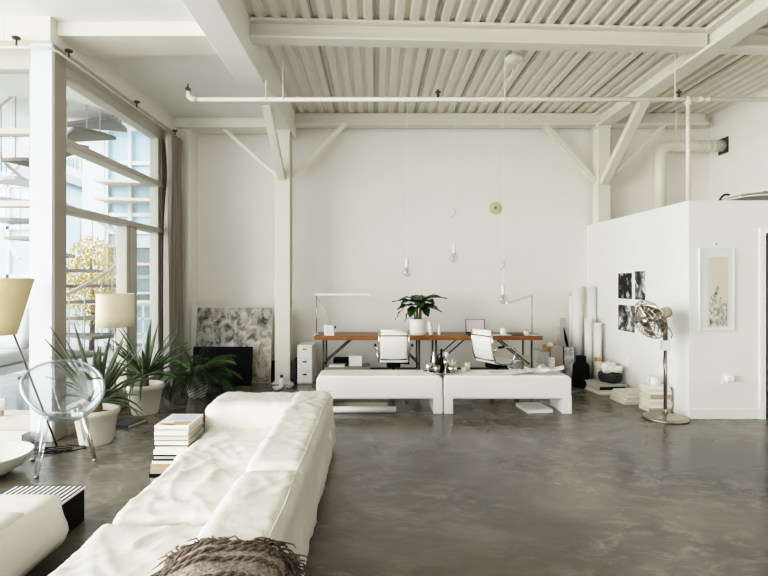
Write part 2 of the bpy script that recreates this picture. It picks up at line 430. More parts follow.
for x in (-3.27, -4.4, -5.6, -6.9): fr.box(x, x + .07, 4.84, 4.94, .2, 3.5)
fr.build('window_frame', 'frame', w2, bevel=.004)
MB().box(-7, -3.2, 4.70, 4.98, 0, .06).box(-7, -3.2, 4.80, 4.98, .06, .245).build('window_sill', 'frame', w2, bevel=.004)
for x0, x1 in ((-6.85, -5.6), (-5.53, -4.4), (-4.33, -3.26)):
    for z0, z1 in ((.22, 2.205), (2.26, 2.89), (2.945, 3.5)):
        MB().add([(x0, 4.89, z0), (x1, 4.89, z0), (x1, 4.89, z1), (x0, 4.89, z1)], [(0, 1, 2, 3)]).build('pane', 'glass', w2)

# ------------------------------------------------------------------ curtain and its rail
t = T('curtain_rail', 'thin curtain rail bent round the window corner beneath the soffit', 'curtain rail', (-2.95, 4.7, 3.6))
MB().tube([(-6.5, 4.64, 3.62), (-3.05, 4.64, 3.62), (-2.97, 4.66, 3.62), (-2.93, 4.74, 3.62), (-2.93, 7.6, 3.62)], .012, 8).build('rail', 'steel', t, smooth=True)
for p in ((-3.25, 4.64), (-2.93, 4.9), (-2.93, 6.3), (-2.93, 7.5)):
    MB().tube([(p[0], p[1], 3.62), (p[0], p[1], 3.70)], .008, 6).lathe([(.035, 3.695), (.035, 3.71)], (p[0], p[1], 0), 12).build('rail_bracket', 'dmetal', t)
def curt(u, v):
    y = 7.12 + .5 * u; ph = u * 2 * PI * 4.5
    g = 1 - .25 * math.exp(-((v - .85) / .12) ** 2)
    return (-2.905 + .055 * math.sin(ph + .4 * math.sin(3 * v)) * g + .015 * math.sin(2.3 * ph + 5 * v), 7.38 + (y - 7.38) * g, .03 + 3.56 * v)
m_c = mat('grey_curtain', '#9b958e', .9, var=.1, scale=3)
o = MB().grid(curt, 90, 30).build('curtain', m_c, smooth=True, solid=.004)
tag(o, 'long grey curtain gathered at the end of the side window', 'curtain')

# ================================================================== OUTSIDE
struct(MB().box(-40, -3.25, 4.98, 45, -.12, -.02).build('ground_paving', 'tarmac'))
sx, sy, sr = -4.65, 7.6, .88
st = T('spiral_staircase', 'grey metal spiral staircase outside the side window', 'staircase', (sx, sy, 0))
MB().tube([(sx, sy, -.02), (sx, sy, 6)], .06, 14).build('centre_post', 'rail', st, smooth=True)
hand = [[], []]
for k in range(24):
    a = (k - 2.5) * .5027; z = .2 + k * .24
    poly = [(.05 * math.cos(a - .75), .05 * math.sin(a - .75))] + [(sr * math.cos(a + q), sr * math.sin(a + q)) for q in arc(-.36, .36, 4)] + [(.05 * math.cos(a + .75), .05 * math.sin(a + .75))]
    MB().prism(poly, (sx, sy, z), 'z', .045).build('tread', 'tread', st)
    bl = MB()
    for q in (-.17, .05): 
        c, s_ = sr * .97 * math.cos(a + q), sr * .97 * math.sin(a + q)
        bl.tube([(sx + c, sy + s_, z), (sx + c, sy + s_, z + 1.0 + .3 * q)], .009, 5)
    bl.build('baluster', 'rail', st)
hp = [(sx + sr * .98 * math.cos(a), sy + sr * .98 * math.sin(a), .2 + (a / .5027 + 2.5) * .24 + .98) for a in arc(-2.0, 20.5 * .5027, 170)]
MB().tube(hp, .028, 8).build('handrail', 'frame', st, smooth=True)
# outdoor railing between deck and street
rl = T('metal_railing', 'low metal railing with thin uprights beyond the spiral staircase', 'railing', (-5, 10, 0))
b = MB()
for z in (.45, .75, 1.05): b.bar((-9.5, 10.2, z), (-3.4, 10.2, z), .03, .03)
for x in [(-9.5 + k * .305) for k in range(21)]: b.bar((x, 10.2, -.02), (x, 10.2, 1.05), .03, .03)
b.build('bars', 'rail', rl)
MB().bar((-9.5, 10.2, 1.09), (-3.4, 10.2, 1.09), .06, .045).build('top_rail', 'frame', rl)
# glazed building
gb = T('glass_building', 'pale blue glazed building with white fins behind the staircase', 'building', (-4.6, 11.5, 0))
MB().box(-6.25, -3.0, 12.0, 14, -.02, 5.1).build('glazing', 'facade', gb)
b = MB()
for x in arc(-6.25, -3.0, 6): b.box(x - .04, x + .04, 11.9, 12.02, 0, 5.1)
for z in (0.05, .9, 1.55, 2.6, 3.0, 4.2, 5.0): b.box(-6.3, -3.0, 11.92, 12.02, z, z + .09)
b.build('mullion', 'outcush', gb)
b = MB()
for z in (1.2, 1.85, 3.3, 3.7, 2.25): b.prism([(-6.2, 11.3), (-4.2, 11.7), (-3.6, 11.95), (-6.2, 11.95)], (0, 0, z), 'z', .06)
b.build('louvre', 'frame', gb)
MB().box(-6.8, -6.28, 11.9, 12.6, -.02, 5.4).build('white_pier', 'outcush', gb)
MB().box(-7.2, -2.6, 11.2, 14, 5.1, 5.25).build('roof_edge', 'canopy', gb)
# cream apartment block
ab = T('apartment_block', 'cream apartment block with a brick band far beyond the window', 'building', (-15, 26, 0))
MB().box(-24, -13.9, 26, 34, -.02, 14).build('wall', 'cream', ab)
MB().box(-24.05, -13.85, 25.9, 26, 4.9, 5.6).box(-24.1, -13.8, 25.8, 26, 5.6, 5.8).build('brick_band', 'brick', ab)
for z in (1.0, 2.8, 6.2, 8.6, 11):
    for x in (-22.2, -20.4, -18.6, -16.9, -15.6, -14.5):
        wf = MB().box(x - .45, x + .45, 25.9, 26.02, z, z + 1.6).build('window', 'outcush', ab)
        MB().box(x - .36, x + .36, 25.86, 25.9, z + .1, z + 1.5).build('pane', 'darkglass', wf)
# gabled building behind the front window
gh = T('gabled_building', 'pale building with a sloping roof seen through the front window', 'building', (-10, 16, 0))
MB().box(-18, -11.2, 17, 24, -.02, 5.2).build('wall', 'facade', gh)
MB().prism([(-18.5, 8.4), (-10.9, 5.0), (-10.9, 5.3), (-18.5, 8.8)], (0, 16.4, 0), 'y', 8).build('roof', 'canopy', gh)
b = MB()
for x in arc(-18, -11.3, 8): b.box(x - .05, x + .05, 16.9, 17.02, 0, 5.2)
for z in (1.6, 3.2, 4.6): b.box(-18, -11.2, 16.9, 17.02, z, z + .12)
b.build('mullion', 'outcush', gh)
b = MB().bar((-15, 16, 0), (-11.0, 16, 5.4), .12, .12).bar((-11.1, 16, 2.2), (-13.5, 16, 5.6), .1, .1)
b.build('strut', 'frame', gh)
# autumn tree
tr = T('autumn_tree', 'yellow leaved autumn tree seen through the spiral handrail', 'tree', (-6.2, 11.2, 0))
MB().tube([(-6.2, 11.2, -.02), (-6.17, 11.2, .8), (-6.22, 11.2, 2.0)], [.06, .045, .02], 8).build('trunk', 'bark', tr, smooth=True)
b = MB()
for k in range(2600):
    while True:
        q = Vector((R.uniform(-1, 1), R.uniform(-1, 1), R.uniform(-1, 1)))
        if q.length < 1: break
    p = Vector((-6.2 + q.x * .62, 11.2 + q.y * .4, 1.5 + q.z * 1.0)); a = Vector((R.gauss(0, 1), R.gauss(0, 1), R.gauss(0, 1))).normalized() * .03
    c = a.orthogonal().normalized() * .02
    b.add([p - a, p + c, p + a, p - c], [(0, 1, 2, 3)])
b.build('foliage', 'tree', tr)
# outdoor lounge seat
os_ = T('outdoor_sofa', 'white outdoor sofa on the paving beyond the front window', 'sofa', (-5.4, 6.1, 0))
MB().box(-6.65, -4.25, 5.75, 6.55, .42, .5).build('seat_frame', 'outcush', os_)
for x in (-6.55, -4.75): MB().box(x, x + .12, 5.85, 5.95, -.02, .42).build('leg', 'rail', os_)
MB().cushion(-6.65, -4.3, 5.75, 6.45, .5, .66, .06, .08).build('seat_cushion', 'outcush', os_, smooth=True)
for k in range(3):
    x = -6.6 + k * .76
    MB().cushion(-.36, .36, -.09, .09, 0, .52, .07, .05).xf(Matrix.Translation((x + .38, 6.4, .64)) @ Matrix.Rotation(-.25, 4, 'X')).build('back_cushion', 'outcush', os_, smooth=True)

# ================================================================== LIGHTING PIPEWORK ON THE CEILING
sp = T('sprinkler_pipe', 'thin white sprinkler pipe running across beneath the beams', 'pipe', (0, 5.64, 3.5))
dS = 5.64
MB().tube([(X(194, dS), dS, 3.5), (RW, dS, 3.5)], .024, 10).build('pipe', 'steel', sp, smooth=True)
MB().tube([(X(197, dS), dS, 3.5), (X(192, dS), dS, 3.505), (X(189, dS), dS, 3.53), (X(188, dS), dS, 3.60)], [.03, .034, .03, .02], 10).build('elbow', 'steel', sp, smooth=True)
MB().lathe([(.012, 3.58), (.03, 3.60), (.03, 3.62), (.008, 3.64), (.008, 3.67)], (X(188, dS), dS, 0), 10).build('sprinkler_head', 'dmetal', sp, smooth=True)
for px in (438, 679):
    x = X(px, dS)
    MB().lathe([(.014, 3.50), (.014, 3.57), (.032, 3.575), (.032, 3.585), (.01, 3.59), (.01, 3.61)], (x, dS, 0), 10).build('sprinkler_head', 'dmetal', sp)
for px, z1 in ((266, 3.71), (283, ZD), (505, ZD), (675, ZD)):
    x = X(px, dS)
    MB().tube([(x, dS, 3.5), (x, dS, z1)], .006, 6).lathe([(.03, 3.485), (.03, 3.515)], (x, dS, 0), 10).build('hanger', 'steel', sp)
xv = X(688, dS)
MB().tube([(xv, dS, 3.49), (xv, dS, pz)], .022, 10).lathe([(.034, 3.44), (.034, 3.53)], (xv, dS, 0), 12).build('drop_pipe', 'steel', sp, smooth=True)
for px in (700, 707): MB().lathe([(.032, -.02), (.032, .02)], n=12, mtx=Matrix.Translation((X(px, dS), dS, 3.5)) @ Matrix.Rotation(PI / 2, 4, 'Y')).build('coupling', 'steel', sp)
# white vent duct bending into the far wall
dd = 7.78; rz_ = .085
dk = T('vent_duct', 'fat white elbow duct rising behind the partition into the far wall', 'duct', (X(660, dd), dd, 2.3))
xa, zt = X(660, dd), Z(146, dd)
pts = [(xa, dd, pz - .04), (xa, dd, zt - .14)] + [(xa + .14 - .14 * math.cos(q), dd, zt - .14 + .14 * math.sin(q)) for q in arc(.2, PI / 2, 6)] + [(RW - .01, dd, zt)]
MB().tube(pts, rz_, 18).build('duct_run', 'steel', dk, smooth=True)
for k in range(7):
    x = xa + .25 + k * .09
    MB().lathe([(rz_ + .004, -.008), (rz_ + .004, .008)], n=18, mtx=Matrix.Translation((x, dd, zt)) @ Matrix.Rotation(PI / 2, 4, 'Y')).build('duct_band', 'steel', dk)
MB().tube([(X(676, dd), dd, zt + rz_), (X(676, dd), dd, ZD)], .01, 6).build('hanger', 'steel', dk)
o = MB().box(RW - .012, RW - .002, dd - .11, dd + .11, zt - .12, zt + .12).build('wall_plate', 'dmetal', dk)

# pendants --------------------------------------------------------
PD = 7.3
def pendant():
    t = T('pendant_lamp', '', 'lamp', (0, 0, 0), 0, 'bare bulb pendants over the desks')
    return t
for px, pyb, label, knot in ((407, 277, 'bare globe bulb pendant hanging above the potted plant', None), (454, 263, 'bare globe bulb pendant hung highest of the row', 212),
                             (503, 304, 'bare globe bulb pendant hung lowest near the laptop', 264)):
    x = X(px, PD); zb = Z(pyb, PD); rb = .066
    t = T('pendant_lamp', label, 'lamp', (x, PD, zb), 0, 'bare bulb pendants over the desks')
    bu = MB().lathe([(1e-6, 0)] + [(rb * math.sin(q), rb - rb * math.cos(q)) for q in arc(.3, 2.5, 9)] + [(.022, rb * 2 + .01)], (x, PD, zb), 18).build('bulb', 'bulb', t, smooth=True)
    MB().lathe([(.012, rb * .9), (.03, rb), (.012, rb * 1.2), (.01, rb * 2)], (x, PD, zb), 8).build('filament', 'lgrey', bu)
    MB().lathe([(.022, rb * 2), (.026, rb * 2 + .02), (.026, rb * 2 + .11), (.012, rb * 2 + .14), (.004, rb * 2 + .15)], (x, PD, zb), 14).build('socket', 'white', t, smooth=True)
    MB().tube([(x, PD, zb + rb * 2 + .14), (x + .002, PD, 4.10)], .0045, 6).build('cord', 'cord', t)
    MB().lathe([(.045, 4.08), (.045, 4.105)], (x, PD, 0), 16).build('ceiling_rose', 'white', t)
    if knot:
        zk = Z(knot, PD)
        MB().tube([(x, PD, zk + .05), (x + .012, PD - .01, zk + .02), (x + .02, PD, zk - .02), (x, PD - .01, zk - .05), (x - .05, PD - .01, zk - .09)], .007, 6).build('cord_knot', 'lgrey', t, smooth=True)
b = T('ceiling_fixture', 'small white junction fixture with a slack cable under the deck', 'ceiling fixture', (X(514, 5.9), 5.9, 4.05))
MB().lathe([(.03, 4.02), (.09, 4.03), (.10, 4.07), (.07, 4.10)], (X(514, 5.9), 5.9, 0), 18).build('housing', 'white', b, smooth=True)
MB().tube([(X(514, 5.9), 5.9, 4.03), (1.58, 5.9, 3.85), (1.56, 6.1, 3.9), (1.65, 6.7, 3.96), (1.78, 7.2, 4.07)], .008, 6).build('cable', 'cord', b, smooth=True)
# wall plaque
pq = T('wall_ornament', 'small round straw coloured ornament high on the back wall', 'wall ornament', (X(495, BW), BW, Z(208, BW)))
mt = Matrix.Translation((X(495, BW), BW, Z(208, BW))) @ Matrix.Rotation(PI / 2, 4, 'X')
MB().lathe([(.098, .001), (.098, .012), (.085, .02), (.055, .014), (.04, .024), (1e-6, .026)], n=28, mtx=mt).build('disc', 'plaque', pq, smooth=True)
MB().lathe([(.018, .02), (.02, .028), (.014, .038), (1e-6, .038)], n=16, mtx=mt).build('centre_boss', 'brass', pq, smooth=True)

# ================================================================== SOFA
def crease(f=1., amp=.016):
    amp *= .95
    def ridge(p, ang, along, across, seed, k):
        c_, s_ = math.cos(ang), math.sin(ang)
        u, w_ = p.x * c_ + p.y * s_, -p.x * s_ + p.y * c_
        warp = noise.noise(Vector((p.x * 4 + seed, p.y * 4, p.z * 4)))
        return (1 - abs(noise.noise(Vector((u * along, w_ * across + warp * .8, p.z * across * .5 + seed))))) ** k
    def fn(p, n):
        p = p * f
        lo = noise.noise(Vector((p.x * 3, p.y * 2.2, p.z * 3 + 3)))
        m_ = .55 + .45 * noise.noise(Vector((p.x * 2.3, p.y * 2.3, 9)))
        return amp * (lo * .55 + m_ * (ridge(p, .9, 2.2, 6.5, 1, 5) * .9 + ridge(p, 2.2, 2.0, 7.5, 5, 6) * .7 + ridge(p, .3, 4, 14, 8, 5) * .35) - .75)
    return fn
sf = T('sofa', 'long low cream leather sofa with creased seats and a fringed throw', 'sofa', (-.85, 2.8, 0))
MB().cushion(-1.28, -.45, .75, 4.55, .02, .16, .04, .12).build('base', 'leather', sf, smooth=True)
def seatdisp(p, n):
    v = crease(1, .030)(p, n)
    return v
for y0, y1 in ((.7, 2.57), (2.57, 4.2)):
    def sd(p, n, y0=y0, y1=y1):
        e = min(p.y - y0, y1 - p.y)
        return seatdisp(p, n) - (.02 * math.exp(-max(0, e) / .03))
    MB().cushion(-1.36, -.60, y0, y1, .14, .325, .07, .018, sd).build('seat_cushion', 'leather', sf, smooth=True)
for y0, y1 in ((.7, 2.75), (2.75, 4.66)):
    def bd(p, n, y0=y0, y1=y1):
        e = min(p.y - y0, y1 - p.y)
        return crease(1.1, .018)(p, n) - .025 * math.exp(-max(0, e) / .025) + (.02 * math.exp(-((p.z - .12) / .12) ** 2) if n.x > .5 else 0)
    MB().cushion(-.73, -.365, y0, y1, .0, .52, .085, .018, bd).build('back_cushion', 'leather', sf, smooth=True)
MB().cushion(-1.40, -.50, 4.13, 4.66, .03, .515, .10, .018, crease(1.2, .018)).build('arm_cushion', 'leather', sf, smooth=True)
# piping down the outer back
MB().tube([(-.405 + .004 * math.sin(9 * y), y, .508 + .004 * math.sin(7 * y)) for y in arc(.75, 4.6, 40)], .0035, 6).build('piping', 'leather', sf, smooth=True)
# throw, rolled up over the back of the sofa
th = T('throw_blanket', 'grey brown wool throw with twisted fringe heaped on the sofa', 'throw blanket', (-.56, 1.75, .52))
TP = [(-.80, .33), (-.785, .40), (-.755, .47), (-.70, .52), (-.60, .552), (-.48, .553), (-.40, .54), (-.345, .51), (-.32, .46), (-.315, .38), (-.31, .30)]
def thr(u, v):
    k = min(9, int(u * 10)); t_ = u * 10 - k
    x = TP[k][0] * (1 - t_) + TP[k + 1][0] * t_; z = TP[k][1] * (1 - t_) + TP[k + 1][1] * t_
    y = 1.40 + .48 * v + .05 * math.sin(PI * u)
    nz = noise.noise(Vector((x * 9, y * 9, 2))) * .010 + noise.noise(Vector((x * 3 + y * 12, y * 6, 5))) * .014
    e = max(0, (v - .85) / .15)
    return (x, y, z + nz - .016 - .028 * e * e)
MB().grid(thr, 60, 40).build('wool_body', 'wool', th, smooth=True, solid=.012)
fr = MB()
for k in range(330):
    u = R.random(); v = R.choice((.97, .93, 1.0)) if R.random() < .6 else R.uniform(.2, 1)
    if v < .9: u = R.choice((R.uniform(0, .14), R.uniform(.78, 1)))
    p = Vector(thr(u, v)); p.z += .008
    side = 1 if u > .5 else -1
    L = R.uniform(.05, .11)
    dv = Vector((side * R.uniform(.2, 1.), R.uniform(-.5, .7), R.uniform(-.1, .5))).normalized()
    pts = []
    for i in range(6):
        s_ = i / 5
        pts.append(p + dv * L * s_ + Vector((math.sin(s_ * 9 + k) * .006, math.cos(s_ * 8 + k) * .006, -.06 * s_ * s_)))
    fr.tube(pts, [.003, .0036, .0036, .003, .0025, .0015], 4)
o = fr.build('fringe', 'wool_dark', th, smooth=True); o['kind'] = 'stuff'
rp = MB()
for k, (va, vb) in enumerate(((.62, .97), (.50, .80), (.80, .93), (.30, .55))):
    for ph in (0, PI):
        rp.tube([Vector(thr(u, va + (vb - va) * u)) + Vector((0, .006 * math.sin(u * 85 + ph) + .012 * noise.noise(Vector((u * 7, k, 1))), .008 + .006 * math.cos(u * 85 + ph))) for u in arc(.06, .9, 130)], .006, 6)
rp.build('twisted_cord', 'wool_dark', th, smooth=True)

# ================================================================== WHITE OTTOMAN + STRIPED BOX
ot = T('ottoman', 'white leather ottoman with a flat tray seam cut off by the frame', 'ottoman', (-2.2, 2.1, 0))
def od(p, n): return .006 * noise.noise(p * 3) + (.035 * math.exp(-((p.z - .15) / .08) ** 2) if n.x > .3 else 0)
MB().cushion(-3.0, -1.685, 1.0, 2.78, .10, .355, .035, .04, od).build('seat_body', 'leather', ot, smooth=True)
MB().box(-2.9, -1.85, 1.1, 2.6, 0.03, .12).build('plinth', 'black', ot)
for x, y in ((-2.85, 1.2), (-1.95, 1.2), (-2.85, 2.5), (-1.95, 2.5)): MB().box(x, x + .06, y, y + .06, 0, .05).build('foot', 'black', ot)
MB().cushion(-2.95, -1.72, 1.05, 2.51, .348, .372, .011, .06).build('top_pad', 'leather', ot, smooth=True)
sb = T('storage_box', 'black box with a black and white striped top behind the ottoman', 'box', (-2.03, 3.0, 0))
MB().box(-2.26, -1.82, 2.83, 3.21, 0, .20).build('box_body', 'black', sb, bevel=.004)
MB().box(-2.265, -1.815, 2.825, 3.215, .20, .212).build('striped_top', 'bwstripe', sb, bevel=.002)

# ================================================================== MAGAZINES BY THE SOFA
M['page_edge'] = mat('page_edges', '#cfcbc1', .8, var=.06, scale=30)
M['lilac'] = mat('pale_lilac_print', '#c4c6d6', .4, var=.12, scale=14)
cols = [('glossy pale', 'white_gloss', .020), ('pale grey', 'lgrey', .022), ('white', 'paper', .028), ('brown', 'kraft', .010), ('cream', 'paper2', .026), ('grey', 'grey', .012), ('white', 'paper', .030),
        ('dark grey', 'charcoal', .012), ('cream', 'paper2', .022), ('white', 'paper', .034), ('black', 'black', .012), ('cream', 'paper2', .022), ('dark brown', 'dbrown', .016),
        ('white', 'paper', .024), ('tan', 'kraft', .022), ('taupe', 'taupe', .045), ('black', 'black', .032), ('taupe', 'taupe', .03)]
ordn = ['topmost', 'second from the top', 'third from the top', 'fourth from the top', 'fifth from the top', 'sixth from the top', 'seventh from the top', 'eighth from the top', 'ninth from the top', 'tenth from the top',
        'eleventh from the top', 'twelfth from the top', 'thirteenth from the top', 'fourteenth from the top', 'fifteenth from the top', 'sixteenth from the top', 'second from the floor', 'lowest, on the floor']
def magazine(name, w, dpt, h, cover, pages, x, y, z, rz, label, cat, group):
    """closed magazine or book: cover boards and spine round a page block"""
    t = T(name, label, cat, (x, y, z), rz, group)
    c = min(.003, h * .2)
    MB().box(-w / 2, w / 2, -dpt / 2, dpt / 2, 0, c).box(-w / 2, w / 2, -dpt / 2, dpt / 2, h - c, h).box(-w / 2, w / 2, -dpt / 2, -dpt / 2 + .004, c, h - c).build('cover', cover, t, local=True)
    MB().box(-w / 2 + .005, w / 2 - .004, -dpt / 2 + .004, dpt / 2 - .005, c, h - c).build('pages', pages, t, local=True)
    return t
tot = sum(c[2] for c in cols); z = tot
for i, (cn, mk, h) in enumerate(cols):
    z -= h
    off = .05 * (i / len(cols)) ** 2
    lab = f'{cn} magazine, {ordn[i]} of the stack beside the sofa'
    mg_ = magazine('magazine', .25 + R.uniform(-.008, .008), .34 + R.uniform(-.01, .01), h, mk, 'page_edge', -1.52 - off + R.uniform(-.006, .006), 4.0 + R.uniform(-.01, .01), z, R.uniform(-.03, .03), lab, 'magazine', 'magazines stacked beside the sofa')
    if i == 0:
        MB().box(-.10, .11, -.15, -.10, h, h + .0006).box(-.02, .115, -.095, -.05, h, h + .0006).build('cover_picture', 'kraft', mg_, local=True)
        MB().box(-.06, .02, -.16, -.145, h + .0005, h + .001).build('cover_title_band', 'charcoal', mg_, local=True)
        MB().box(-.09, .10, -.03, .14, h, h + .0006).build('cover_photo', M['lilac'], mg_, local=True)
# ================================================================== BENCHES
def bench_mesh(w, dpt, h, leg, ap):
    r = .06; pts = []
    pts += [(0, 0)]
    pts += [(r - r * math.cos(q), h - r + r * math.sin(q)) for q in arc(0, PI / 2, 6)]
    pts += [(w - r + r * math.sin(q), h - r + r * math.cos(q)) for q in arc(0, PI / 2, 6)]
    pts += [(w, 0), (w - leg, 0)]
    pts += [(w - leg - .02 + .02 * math.cos(q), ap - .02 + .02 * math.sin(q)) for q in arc(0, PI / 2, 3)]
    pts += [(leg + .02 - .02 * math.sin(q), ap - .02 + .02 * math.cos(q)) for q in arc(0, PI / 2, 3)]
    pts += [(leg, 0)]
    return pts
BY = 5.775
for x0, x1, lab in ((-.665, .765, 'long white bench in front of the plant desk with bare top'), (.777, 2.222, 'long white bench in front of the laptop desk holding loose papers')):
    t = T('bench', lab, 'bench', (x0, BY, 0), 0, 'white benches in front of the desks')
    w = x1 - x0
    pts = bench_mesh(w, .42, .43, .105, .165)
    n = len(pts)
    top = [p for p in pts]
    # body split into seat slab and two legs
    r = .06
    slab = [(0, .165)] + [(r - r * math.cos(q), .43 - r + r * math.sin(q)) for q in arc(0, PI / 2, 6)] + [(w - r + r * math.sin(q), .43 - r + r * math.cos(q)) for q in arc(0, PI / 2, 6)] + [(w, .165)]
    MB().prism(slab, (0, 0, 0), 'y', .42).build('seat', 'bench', t, local=True, bevel=.022, seg=3)
    for a in (0, w - .105): MB().box(a + .0003, a + .1047, .0003, .4197, 0, .205).build('leg', 'bench', t, local=True, bevel=.006)
    for a in (.33, .66): MB().box(w * a - .0015, w * a + .0015, .0, .42, .4295, .4306).build('seam', 'lgrey', t, local=True)

# bits under the benches
o = T('rolled_canvas', 'folded grey canvas bundle beneath the first bench', 'canvas', (-.2, 5.95, 0))
MB().cushion(-.6, .17, 5.98, 6.2, 0, .085, .03, .04, crease(3, .012)).build('bundle', mat('grey_canvas', '#c4bdac', .9, var=.08, scale=9), o, smooth=True)
o = MB().lathe([(.022, 0), (.036, 0), (.036, .86), (.022, .86)], n=18, mtx=Matrix.Translation((-.62, 5.83, .037)) @ Matrix.Rotation(PI / 2 + .0, 4, 'Y') @ Matrix.Rotation(0, 4, 'Z')).build('paper_roll', 'paper', smooth=True)
tag(o, 'white paper roll lying in front of the canvas bundle beneath the bench', 'paper roll')
magazine('magazine', .30, .36, .035, 'paper', 'paper2', 1.86, 6.0, 0, .12, 'white magazine on the floor beneath the papers bench', 'magazine', None)

# ================================================================== DESKS
DY0, DY1, DH = 7.07, 7.63, .74
def desk(x0, x1, lab, legs, diag):
    t = T('desk', lab, 'desk', ((x0 + x1) / 2, DY0, 0), 0, 'wooden trestle desks along the back wall')
    MB().box(x0, x1, DY0, DY1, DH - .058, DH).build('desktop', 'wood', t, bevel=.006)
    for x in legs:
        for y in (DY0 + .06, DY1 - .08):
            MB().tube([(x, y, 0), (x, y, DH - .058)], .014, 8).build('leg', 'dmetal', t, smooth=True)
        MB().tube([(x, DY0 + .06, .21), (x, DY1 - .08, .21)], .011, 8).build('stretcher', 'dmetal', t, smooth=True)
    for xa, xb in diag:
        for y in (DY0 + .07, DY1 - .09):
            MB().tube([(xa, y, .34), (xb, y, DH - .06)], .010, 8).build('brace', 'dmetal', t, smooth=True)
    MB().bar((legs[0], DY1 - .08, .21), (legs[-1], DY1 - .08, .21), .02, .03).build('back_rail', 'dmetal', t)
    return t
xj = X(429, DY0)
desk(X(313.8, DY0), xj - .003, 'oiled wood trestle desk holding the potted plant', (X(323, DY0), X(419.5, DY0)), ((X(323, DY0), X(351, DY0)), (X(419, DY0), X(393, DY0))))
desk(xj + .003, X(543, DY0), 'oiled wood trestle desk holding the open laptop', (X(436.5, DY0), X(533, DY0)), ((X(437, DY0), X(465, DY0)), (X(531, DY0), X(501, DY0))))
# low shelf board with printer things under first desk
DS = 7.25
o = MB().box(X(326, DS), X(370, DS), 7.1, 7.45, .27, .305).box(X(327, DS), X(330, DS), 7.12, 7.43, 0, .27).box(X(364, DS), X(367, DS), 7.12, 7.43, 0, .27).build('low_shelf', 'grey', bevel=.003)
tag(o, 'low grey shelf board under the plant desk', 'shelf')
bp = T('printer', 'black flat printer on the low shelf under the desk', 'printer', (X(340, 7.3), 7.3, .305))
MB().box(X(333, 7.2), X(348, 7.2), 7.24, 7.44, .305, .40).build('printer_body', 'black', bp, bevel=.008)
MB().box(X(334, 7.2), X(347, 7.2), 7.225, 7.242, .33, .34).build('paper_slot', 'charcoal', bp)
o = T('storage_box', 'pale lilac white cardboard box on the low shelf under the desk', 'box', (X(355, 7.3), 7.3, .305))
MB().box(X(349, 7.2), X(362, 7.2), 7.18, 7.38, .305, .425).build('box_body', 'white', o, bevel=.003)
MB().box(X(348.7, 7.2), X(362.3, 7.2), 7.175, 7.385, .425, .45).build('lid', 'white', o, bevel=.003)
magazine('binder', .22, .12, .028, 'paper', 'paper', X(337, 7.15), 7.165, .305, .0, 'white binder lying in front of the black printer', 'binder', None)
# LED desk lamps
def led_lamp(x, y, arm_dir, lab, L=.76, drop=0):
    t = T('desk_lamp', lab, 'desk lamp', (x, y, DH), 0, 'thin white bar lamps on the desks')
    zt = Z(294.5, y)
    MB().lathe([(.05, DH), (.05, DH + .015), (.012, DH + .02)], (x, y, 0), 16).build('base', 'lgrey', t)
    MB().tube([(x, y, DH + .015), (x, y, zt)], .007, 8).build('pole', 'nickel', t, smooth=True)
    dv = Vector(arm_dir).normalized()
    MB().bar(Vector((x, y, zt)) - dv * .02, Vector((x, y, zt)) + dv * L + Vector((0, 0, -drop)), .035, .030).build('light_bar', 'white', t, bevel=.004)
    return t, zt
l1, zt1 = led_lamp(X(316.5, 7.3), 7.3, (1, 0, 0), 'thin white bar desk lamp reaching over the plant desk')
MB().tube([(X(317, 7.3), 7.3, zt1 - .03), (X(331, 7.3), 7.3, DH + .16), (X(333, 7.3), 7.32, DH + .002)], .004, 6).build('cable', 'nickel', l1, smooth=True)
l2, zt2 = led_lamp(X(532, 7.25), 7.25, (-.6, -.62, 0), 'thin bar desk lamp on a tall pole at the laptop desk', .70, .10)
# small objects on the desks
o = T('speaker', 'small white cube speaker standing at the end of the plant desk', 'speaker', (X(329, 7.12), 7.12, DH))
MB().box(X(324, 7.1), X(334, 7.1), 7.1, 7.22, DH, DH + .145).build('speaker_body', 'white', o, bevel=.006)
for k in range(5): MB().box(X(325.5, 7.1), X(332.5, 7.1), 7.0985, 7.1005, DH + .03 + k * .02, DH + .034 + k * .02).build('groove', 'lgrey', o)
MB().box(X(334, 7.1) + .001, X(335.6, 7.1), 7.13, 7.16, DH + .1, DH + .13).build('knob', 'black', o)

# potted plant on desk
dp = 7.26
pt = T('potted_plant', 'dark green broad leaved plant in a ribbed white pot on the desk', 'potted plant', (X(418, dp), dp, DH))
xc = X(418, dp)
pprof = [(.108, DH), (.113, DH + .01)]
for k in range(6): pprof += [(.116 + .003 * (k % 2), DH + .03 + k * .03)]
pprof += [(.122, DH + .20), (.126, DH + .205), (.126, DH + .225), (.112, DH + .225), (.108, DH + .19)]
MB().lathe(pprof, (xc, dp, 0), 32).build('pot', 'ceramic', pt, smooth=True)
MB().lathe([(.108, DH + .19), (1e-6, DH + .2)], (xc, dp, 0), 24).build('soil', 'soil', pt)
b = MB()
b.tube([(xc - .01, dp, DH + .19), (xc - .015, dp, DH + .35), (xc, dp, DH + .46)], [.022, .016, .012], 8)
b.tube([(xc + .03, dp, DH + .19), (xc + .035, dp + .02, DH + .34), (xc + .05, dp, DH + .48)], [.024, .018, .012], 8)
b.tube([(xc - .04, dp, DH + .19), (xc - .06, dp - .02, DH + .4)], [.012, .008], 8)
b.build('stem', 'stem', pt, smooth=True)
